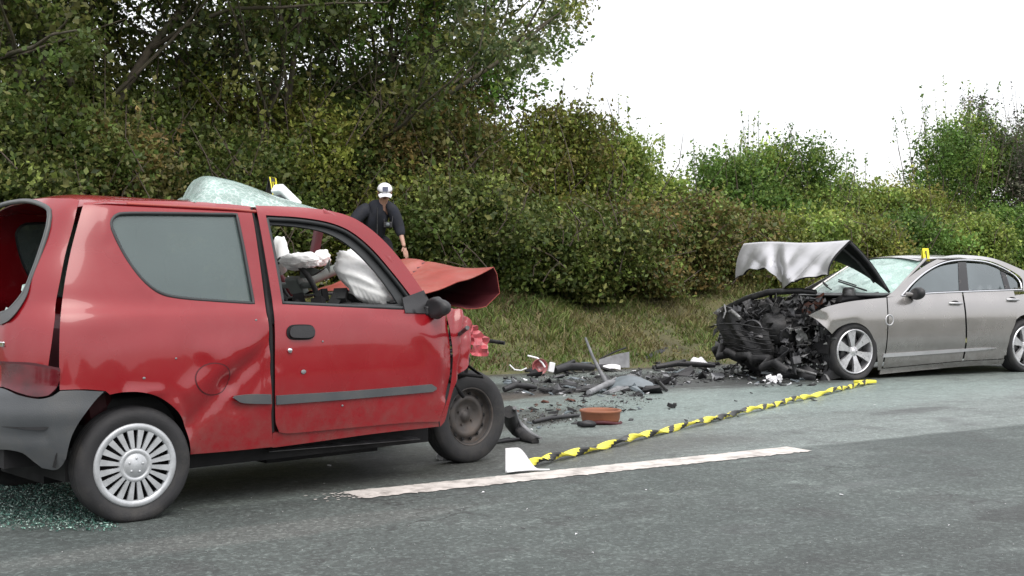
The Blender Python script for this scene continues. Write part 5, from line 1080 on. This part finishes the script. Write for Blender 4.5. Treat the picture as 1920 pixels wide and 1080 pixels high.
# ------------------------------------------------------------------ measuring tape and white card
A, B2 = gpt(985, 880), gpt(1622, 721); tp = empty('barrier_tape', A, 0, 'twisted yellow and black striped tape stretched along the wet road', 'tape')
dv = B2 - A; Lt = dv.length; du = dv.normalized(); sd = Vector((-du.y, du.x, 0)); n = 420; rg = np.random.default_rng(31); V = []
for i in range(n + 1):
    t = i / n; ph = 2 * math.pi * 17 * t + .6 * math.sin(9 * t); w = .034; c = du * Lt * t + up * -.008 + sd * (.02 * math.sin(5 * t) + .006 * math.sin(31 * t)) + up * (.034 + .006 * math.sin(40 * t))
    tw = ph * .62 + 1.3 * math.sin(11 * t) + .7 * math.sin(29 * t); A1 = sd * math.cos(tw) + up * math.sin(tw); A2 = -sd * math.sin(tw) + up * math.cos(tw); a1 = .026; a2 = .012
    for k in range(8): an = 2 * math.pi * k / 8; V.append(c + A1 * math.cos(an) * a1 + A2 * math.sin(an) * a2)
b = MB()
for i in range(n):
    for k in range(8):
        k2 = (k + 1) % 8; q = (i * 27 / n * (1 + .05 * math.sin(i * .05)) + k / 8 * .8) % 1; b.add([V[i * 8 + k], V[i * 8 + k2], V[i * 8 + 8 + k2], V[i * 8 + 8 + k]], [(0, 1, 2, 3)], 0 if q < .62 else 1, True)
b.build('ribbon', ['tape_yellow', 'tape_black'], tp)
b = MB(); b.box(du * Lt + up * .03, (.26, .10, .035), (0, 0, math.atan2(du.y, du.x) - .5)); b.build('tape_end', 'tape_yellow', tp, .01)
P = gpt(948, 887); card = empty('white_card', P, 0, 'white folded card standing on the road at the near end of the striped tape', 'card')
b = MB(); b.sheet(lambda i, j: (.19 * i, .05 * i + .015 * math.sin(3 * i), .003 + (.125 * (1 - sstep(.35, 1, i)) + .012) * j), 16, 6, .004); b.build('upright_flap', 'white_plastic', card)
b = MB(); b.sheet(lambda i, j: (.01 + .24 * i, .01 + .07 * i - .07 * j * (1 - .6 * i), .012 + .004 * math.sin(4 * i)), 10, 3, .003); b.build('base_flap', 'white_plastic', card)

# ------------------------------------------------------------------ named wreckage lying on the road
def lay(name, px, py, label, cat, rz=0, z=0., group=None): return empty(name, gpt(px, py, z), rz, label, cat, group)
t = lay('round_dish', 1126, 793, 'round shallow orange brown dish lying on the road near the black bits', 'dish')
b = MB(); b.lathe([(.0, .012), (.125, .012), (.135, .03), (.140, .095), (.150, .105), (.163, .105), (.165, .092), (.155, .085), (.148, .03), (.135, .0), (.0, .0)], 44)
b.v = [(x, -z, y) for x, y, z in b.v]; b.build('bowl', 'terracotta', t)
b = MB(); b.tube([(.158 * math.cos(a), .158 * math.sin(a), .012 + .01 * math.sin(3 * a)) for a in np.linspace(-2.6, -.2, 14)], .014, 6); b.build('base_ring', 'red_inner', t)
t = lay('rubber_strip', 978, 826, 'curved black rubber strip leaning out in front of the red car\'s front wheel', 'rubber strip')
b = MB(); a0 = gpt(955, 772, .22) ; pts = [a0, gpt(958, 790, .13), gpt(970, 806, .06), gpt(988, 822, .02), gpt(1004, 829, .01)]; pts = [p - t.location for p in pts]
b.tube(pts, [.045, .052, .05, .045, .03], 8); b.v = [(x, y, max(z, .002)) for x, y, z in b.v]; b.build('strip_body', 'rubber', t)
b = MB(); b.tube([p + Vector((.035, -.03, .03)) for p in pts], [.014, .018, .018, .016, .01], 6); b.build('strip_lip', 'grey_shard', t)
t = lay('bent_strut', 1132, 716, 'thin grey strip standing up at a slant out of the debris heap', 'metal strip')
b = MB(); q = [gpt(1136, 716, .02), gpt(1120, 716, .30) , gpt(1100, 716, .53)]; q = [Vector((gpt(1136, 716).x + dx, gpt(1136, 716).y + .02 * k, z)) - t.location for k, (dx, z) in enumerate([(0, 0), (-.075, .14), (-.15, .29), (-.23, .50)])]
b.tube(q, [.028, .022, .018, .014], 5); b.build('strip', 'grey_shard', t)
t = lay('debris_panel', 1152, 692, 'grey wedge shaped panel behind the slanting strip, white piece under it', 'panel')
b = MB(); b.sheet(lambda i, j: (-.20 + .40 * i, .04 * j, .02 + j * (.10 + .15 * i * (1 - .3 * i))), 8, 6, .02); b.build('panel_face', 'grey_shard', t)
b = MB(); b.tube([(-.2, .05, .12), (.0, .05, .22), (.16, .05, .28)], .012, 5); b.build('panel_rim', 'black_plastic', t)
t = lay('white_piece', 1147, 696, 'bright white flat piece below the grey wedge panel', 'plastic piece')
b = MB(); b.sheet(lambda i, j: (-.11 + .22 * i, -.03 + .05 * j, .02 + .05 * j + .02 * math.sin(3 * i)), 6, 4, .008); b.build('shard', 'white_plastic', t)
t = lay('headlight', 1011, 704, 'broken headlight with reddish round bowl and pale wires, at the edge of the grass', 'headlight')
b = MB(); b.lathe([(.0, .05), (.03, .045), (.075, .01), (.095, -.03), (.10, -.03), (.085, .03), (.03, .07), (0, .07)], 24); o = b.build('reflector', 'pink_lens', t); o.location = (0, 0, .11); o.rotation_euler = (.1, 0, .3)
b = MB(); b.tube([(-.14, 0, .24), (-.08, 0, .225), (-.02, 0, .21), (.04, -.01, .15), (.07, -.01, .10)], .012, 5); b.build('wire', 'white_plastic', t)
b = MB(); b.tube([(-.36, 0, .13), (-.30, 0, .07), (-.22, 0, .06), (-.15, 0, .09)], .009, 5); b.build('wire', 'white_plastic', t)
b = MB(); b.box((.15, 0, .10), (.07, .05, .12), (0, .2, .3)); b.build('bulb_holder', 'white_plastic', t, .01)
def bar(px0, py0, px1, py1, r, mat, label, bow=.04):
    a, c = gpt(px0, py0), gpt(px1, py1); t = empty('bent_bar', (a + c) / 2, 0, label, 'bar'); a = a - t.location; c = c - t.location
    b = MB(); b.tube([a + up * r, a.lerp(c, .35) + up * (r + bow), a.lerp(c, .7) + up * (r + bow * .5), c + up * r], [r, r * 1.2, r * 1.1, r * .8], 7); b.build('bar_body', mat, t)
    b = MB(); b.tube([a.lerp(c, .2) + up * (r * 2), a.lerp(c, .5) + up * (r * 2.2 + bow)], r * .5, 5); b.build('bar_lip', mat, t)
bar(1040, 702, 1112, 697, .05, 'black_plastic', 'thick black bar lying between the broken headlight and the slanting strip')
bar(1230, 693, 1340, 691, .035, 'black_plastic', 'long black bar lying along the grass edge left of the white crumpled piece')
bar(1205, 683, 1290, 672, .05, 'engine_dark', 'dark bumper piece at the grass edge above the long black bar', .08)
bar(1104, 742, 1200, 715, .03, 'grey_shard', 'grey strip lying below the slanting strip')
bar(1000, 795, 1085, 782, .016, 'black_plastic', 'thin black rod pointing at the orange brown dish', .01)
bar(1225, 716, 1250, 735, .018, 'black_plastic', 'short black bent hose at the right end of the heap', .03)
bar(1295, 650, 1345, 655, .022, 'rust', 'rusty rod lying in the grass left of the saloon\'s smashed front', .02)
bar(945, 736, 1005, 732, .03, 'black_plastic', 'black strip lying just right of the red car\'s front wheel')
bar(925, 833, 985, 826, .012, 'black_plastic', 'thin black strip lying at the foot of the curved rubber strip', .004)
t = lay('bumper_piece', 1185, 730, 'blue grey curved bumper piece lying in the middle of the debris', 'bumper piece')
b = MB(); b.sheet(lambda i, j: (-.26 + .48 * i, -.12 + .26 * j - .1 * i, .015 + .075 * math.sin(math.pi * i) * (.5 + .5 * j) + .05 * j), 12, 6, .015); b.build('bumper_skin', 'blue_grey', t)
b = MB(); b.sheet(lambda i, j: (-.1 + .40 * i, -.25 + .07 * j + .12 * i, .012 + .03 * math.sin(3 * i)), 8, 3, .012); b.build('torn_flap', 'black_plastic', t)
t = lay('crumpled_sheet', 1309, 690, 'white crumpled plastic piece at the grass edge', 'plastic piece')
b = MB(); b.sheet(lambda i, j: (-.15 + .30 * i, -.05 + .1 * j, .02 + .12 * math.sin(math.pi * i) ** .7 * (.4 + .6 * j) + .02 * math.sin(17 * i + 9 * j)), 12, 8, .01); b.build('sheet', 'white_plastic', t)
t = lay('lamp_shards', 1455, 718, 'little heap of white lamp shards in front of the silver saloon', 'shards')
for k in range(9):
    b = MB(); b.box(Vector((rg.normal() * .06, rg.normal() * .05, .02 + abs(rg.normal()) * .03)), rg.uniform(.02, .08, 3), rg.uniform(-1, 1, 3)); b.build('shard', 'white_plastic', t)
t = lay('wheel_piece', 838, 862, 'white broken bit under the red car\'s front wheel', 'plastic piece')
for k in range(3):
    b = MB(); b.box(Vector((-.04 + .05 * k, 0, .015)), (.05, .04, .03), rg.uniform(-.6, .6, 3)); b.build('shard', 'white_plastic', t, .004)
t = lay('black_lump', 1101, 801, 'flat black plastic lump just left of the orange brown dish', 'plastic piece')
b = MB(); b.sphere((0, 0, .025), (.085, .05, .03), 10, 7, f=lambda d: .85 + .2 * math.sin(6 * d.x + 4 * d.y)); b.build('lump', 'black_plastic', t)
t = lay('green_clip', 1259, 765, 'small dark green clip lying alone right of the heap', 'plastic piece')
b = MB(); b.box((0, 0, .02), (.07, .04, .035), (.2, .3, .4)); b.box((.03, 0, .03), (.03, .03, .03)); b.build('clip', 'engine_dark', t, .005)

# shards of every kind, each its own object
def shard_mesh(k, mat, flat):
    rr = np.random.default_rng(100 + k); n = rr.integers(4, 8); an = np.sort(rr.uniform(0, 6.28, n)); r = rr.uniform(.5, 1.2, n); b = MB()
    top = [(r[i] * math.cos(an[i]), r[i] * math.sin(an[i]) * .7, .25 * rr.normal() * flat + .35) for i in range(n)]; bot = [(x * 1.05, y * 1.05, z - .22) for x, y, z in top]
    b.add(top + bot, [tuple(range(n)), tuple(range(2 * n - 1, n - 1, -1))] + [(i, i + n, (i + 1) % n + n, (i + 1) % n) for i in range(n)])
    me = bpy.data.meshes.new('shard'); me.from_pydata(b.v, [], b.f); me.materials.append(MATS[mat]); return me
KIND = {'black': ([shard_mesh(k, ['black_plastic', 'engine_dark', 'void_black'][k % 3], .8) for k in range(10)], 'black_shard', 'black plastic shard lying among the crash debris on the road', 'black shards scattered over the road', 'shard'),
        'grey': ([shard_mesh(k + 20, ['grey_shard', 'blue_grey', 'engine_grey'][k % 3], .8) for k in range(8)], 'grey_shard', 'grey fragment lying among the crash debris on the road', 'grey fragments scattered over the road', 'fragment'),
        'white': ([shard_mesh(k + 40, ['white_plastic', 'engine_pale'][k % 3 == 2], .6) for k in range(8)], 'white_shard', 'small white fragment lying among the crash debris on the road', 'white fragments scattered over the road', 'fragment'),
        'brown': ([shard_mesh(k + 60, 'rust', .6) for k in range(4)], 'brown_shard', 'reddish brown fragment lying among the crash debris on the road', 'brown fragments scattered over the road', 'fragment')}
def scatter(kind, n, poly, s0, s1, seed):
    rr = np.random.default_rng(seed); mes, nm, lab, grp, cat = KIND[kind]; poly = np.array(poly, float); lo, hi = poly.min(0), poly.max(0); c = 0
    while c < n:
        p = rr.uniform(lo, hi)
        if not inside(poly, p[None])[0]: continue
        g = gpt(*p); s = rr.uniform(s0, s1) ** 1.0 * rr.choice([.7, 1, 1, 1.5]); o = bpy.data.objects.new(nm, mes[rr.integers(len(mes))]); COL.objects.link(o); u_, d_ = ud(g.x, g.y)
        o.location = (g.x, g.y, (float(bank(u_, d_)) if d_ > 6.75 else 0) + .002); o.scale = (s, s, s * .8); o.rotation_euler = (rr.normal() * .25, rr.normal() * .25, rr.uniform(0, 6.28)); tag(o, lab, cat, grp); c += 1
heap = [(945, 704), (1060, 694), (1200, 680), (1350, 680), (1420, 700), (1520, 716), (1460, 722), (1330, 712), (1250, 728), (1190, 752), (1100, 745), (1000, 742), (948, 735)]
low = [(955, 765), (1090, 748), (1200, 740), (1255, 745), (1220, 765), (1085, 795), (1000, 812), (960, 800)]
front = [(1360, 690), (1430, 694), (1530, 712), (1560, 722), (1450, 728), (1370, 716), (1260, 722), (1270, 700)]
scatter('black', 100, heap, .03, .09, 1); scatter('black', 70, heap, .015, .04, 14); scatter('grey', 60, heap, .015, .04, 15); scatter('black', 22, heap, .09, .17, 12); scatter('grey', 14, heap, .08, .15, 13); scatter('black', 26, low, .02, .05, 2); scatter('black', 46, front, .025, .06, 3); scatter('black', 30, [(960, 700), (1560, 700), (1500, 790), (1200, 800)], .010, .028, 4)
scatter('grey', 60, heap, .03, .08, 5); scatter('grey', 24, front, .02, .05, 6); scatter('grey', 26, low, .015, .04, 7)
scatter('white', 46, heap, .016, .04, 8); scatter('white', 26, front, .014, .035, 9); scatter('white', 9, low, .01, .02, 10)
scatter('brown', 22, [(960, 765), (1150, 735), (1260, 725), (1230, 745), (1080, 765), (970, 780)], .02, .05, 11)
for k, (px, py, s) in enumerate([(908, 924, .012), (1080, 1003, .011), (981, 992, .016), (1578, 929, .011), (1778, 986, .012), (1271, 928, .009), (1211, 919, .008), (988, 955, .007), (1111, 1037, .008), (617, 874, .014), (1838, 722, .022), (1640, 760, .012), (470, 935, .007), (690, 985, .006)]):
    o = bpy.data.objects.new('white_chip', KIND['white'][0][k % 8]); COL.objects.link(o); o.location = gpt(px, py) + Vector((0, 0, .002)); o.scale = (s, s, s); o.rotation_euler = (0, 0, k)
    tag(o, 'single white chip lying alone on the bare asphalt', 'chip', 'white chips scattered over the bare asphalt')
def crumbs(name, label, cat, mats, n, pts, s0, s1, seed, cols):
    rr = np.random.default_rng(seed); poly = np.array(pts, float); lo, hi = poly.min(0), poly.max(0); P = rr.uniform(lo, hi, (n * 3, 2)); P = P[inside(poly, P)]; sdd = segdist(poly, P); P = P[rr.uniform(size=len(P)) < np.clip(sdd / 26, .04, 1)][:n]; k = len(P)
    t = CAMH * FPX / (P[:, 1] - HY); X = (P[:, 0] - 960) / FPX * t; B = np.stack([X, t, np.full(k, .003)], 1); s = rr.uniform(s0, s1, k)
    D = rr.normal(size=(k, 4, 3)) * s[:, None, None] * .7; D[:, :, 2] = np.abs(D[:, :, 2]); V = (B[:, None] + D).reshape(-1, 3); i = np.arange(k)[:, None] * 4
    F = np.concatenate([i + [0, 1, 2], i + [0, 2, 3], i + [0, 3, 1], i + [1, 3, 2]]); c = np.array(cols)[rr.integers(0, len(cols), k)]
    o = link(name, np_mesh(name, V, F, np.repeat(c, 4, 0)), mats); tag(o, label, cat, kind='stuff')
m = leaf_mat('crumb', 0, .25)
crumbs('glass_crumbs', 'greenish glass crumbs spread on the asphalt behind the red car', 'glass crumbs', 'crumb', 17000, [(-250, 845), (70, 858), (125, 885), (160, 930), (215, 975), (240, 1000), (90, 1000), (-250, 975)], .003, .008, 41, [(.20, .38, .31), (.12, .25, .21), (.55, .72, .65), (.06, .13, .11), (.04, .09, .07)])
crumbs('fine_debris', 'fine black and grey crumbs of plastic and dirt between the two cars', 'debris', 'crumb', 4200, heap, .003, .012, 42, [(.02, .02, .02), (.05, .05, .05), (.08, .08, .08), (.2, .2, .2), (.03, .025, .02), (.5, .5, .5), (.02, .02, .02)])
crumbs('road_soil', 'brown soil and fine crumbs spread on the road beside the dish', 'soil', 'crumb', 1500, low, .003, .010, 43, [(.05, .035, .025), (.08, .06, .045), (.03, .03, .03), (.12, .11, .10)])
crumbs('road_grit', 'fine grit sprinkled thinly over the whole near lane', 'grit', 'crumb', 1600, [(0, 1078), (100, 900), (600, 800), (1500, 725), (1918, 700), (1918, 1078)], .0015, .004, 44, [(.3, .3, .3), (.5, .5, .5), (.2, .25, .22)])
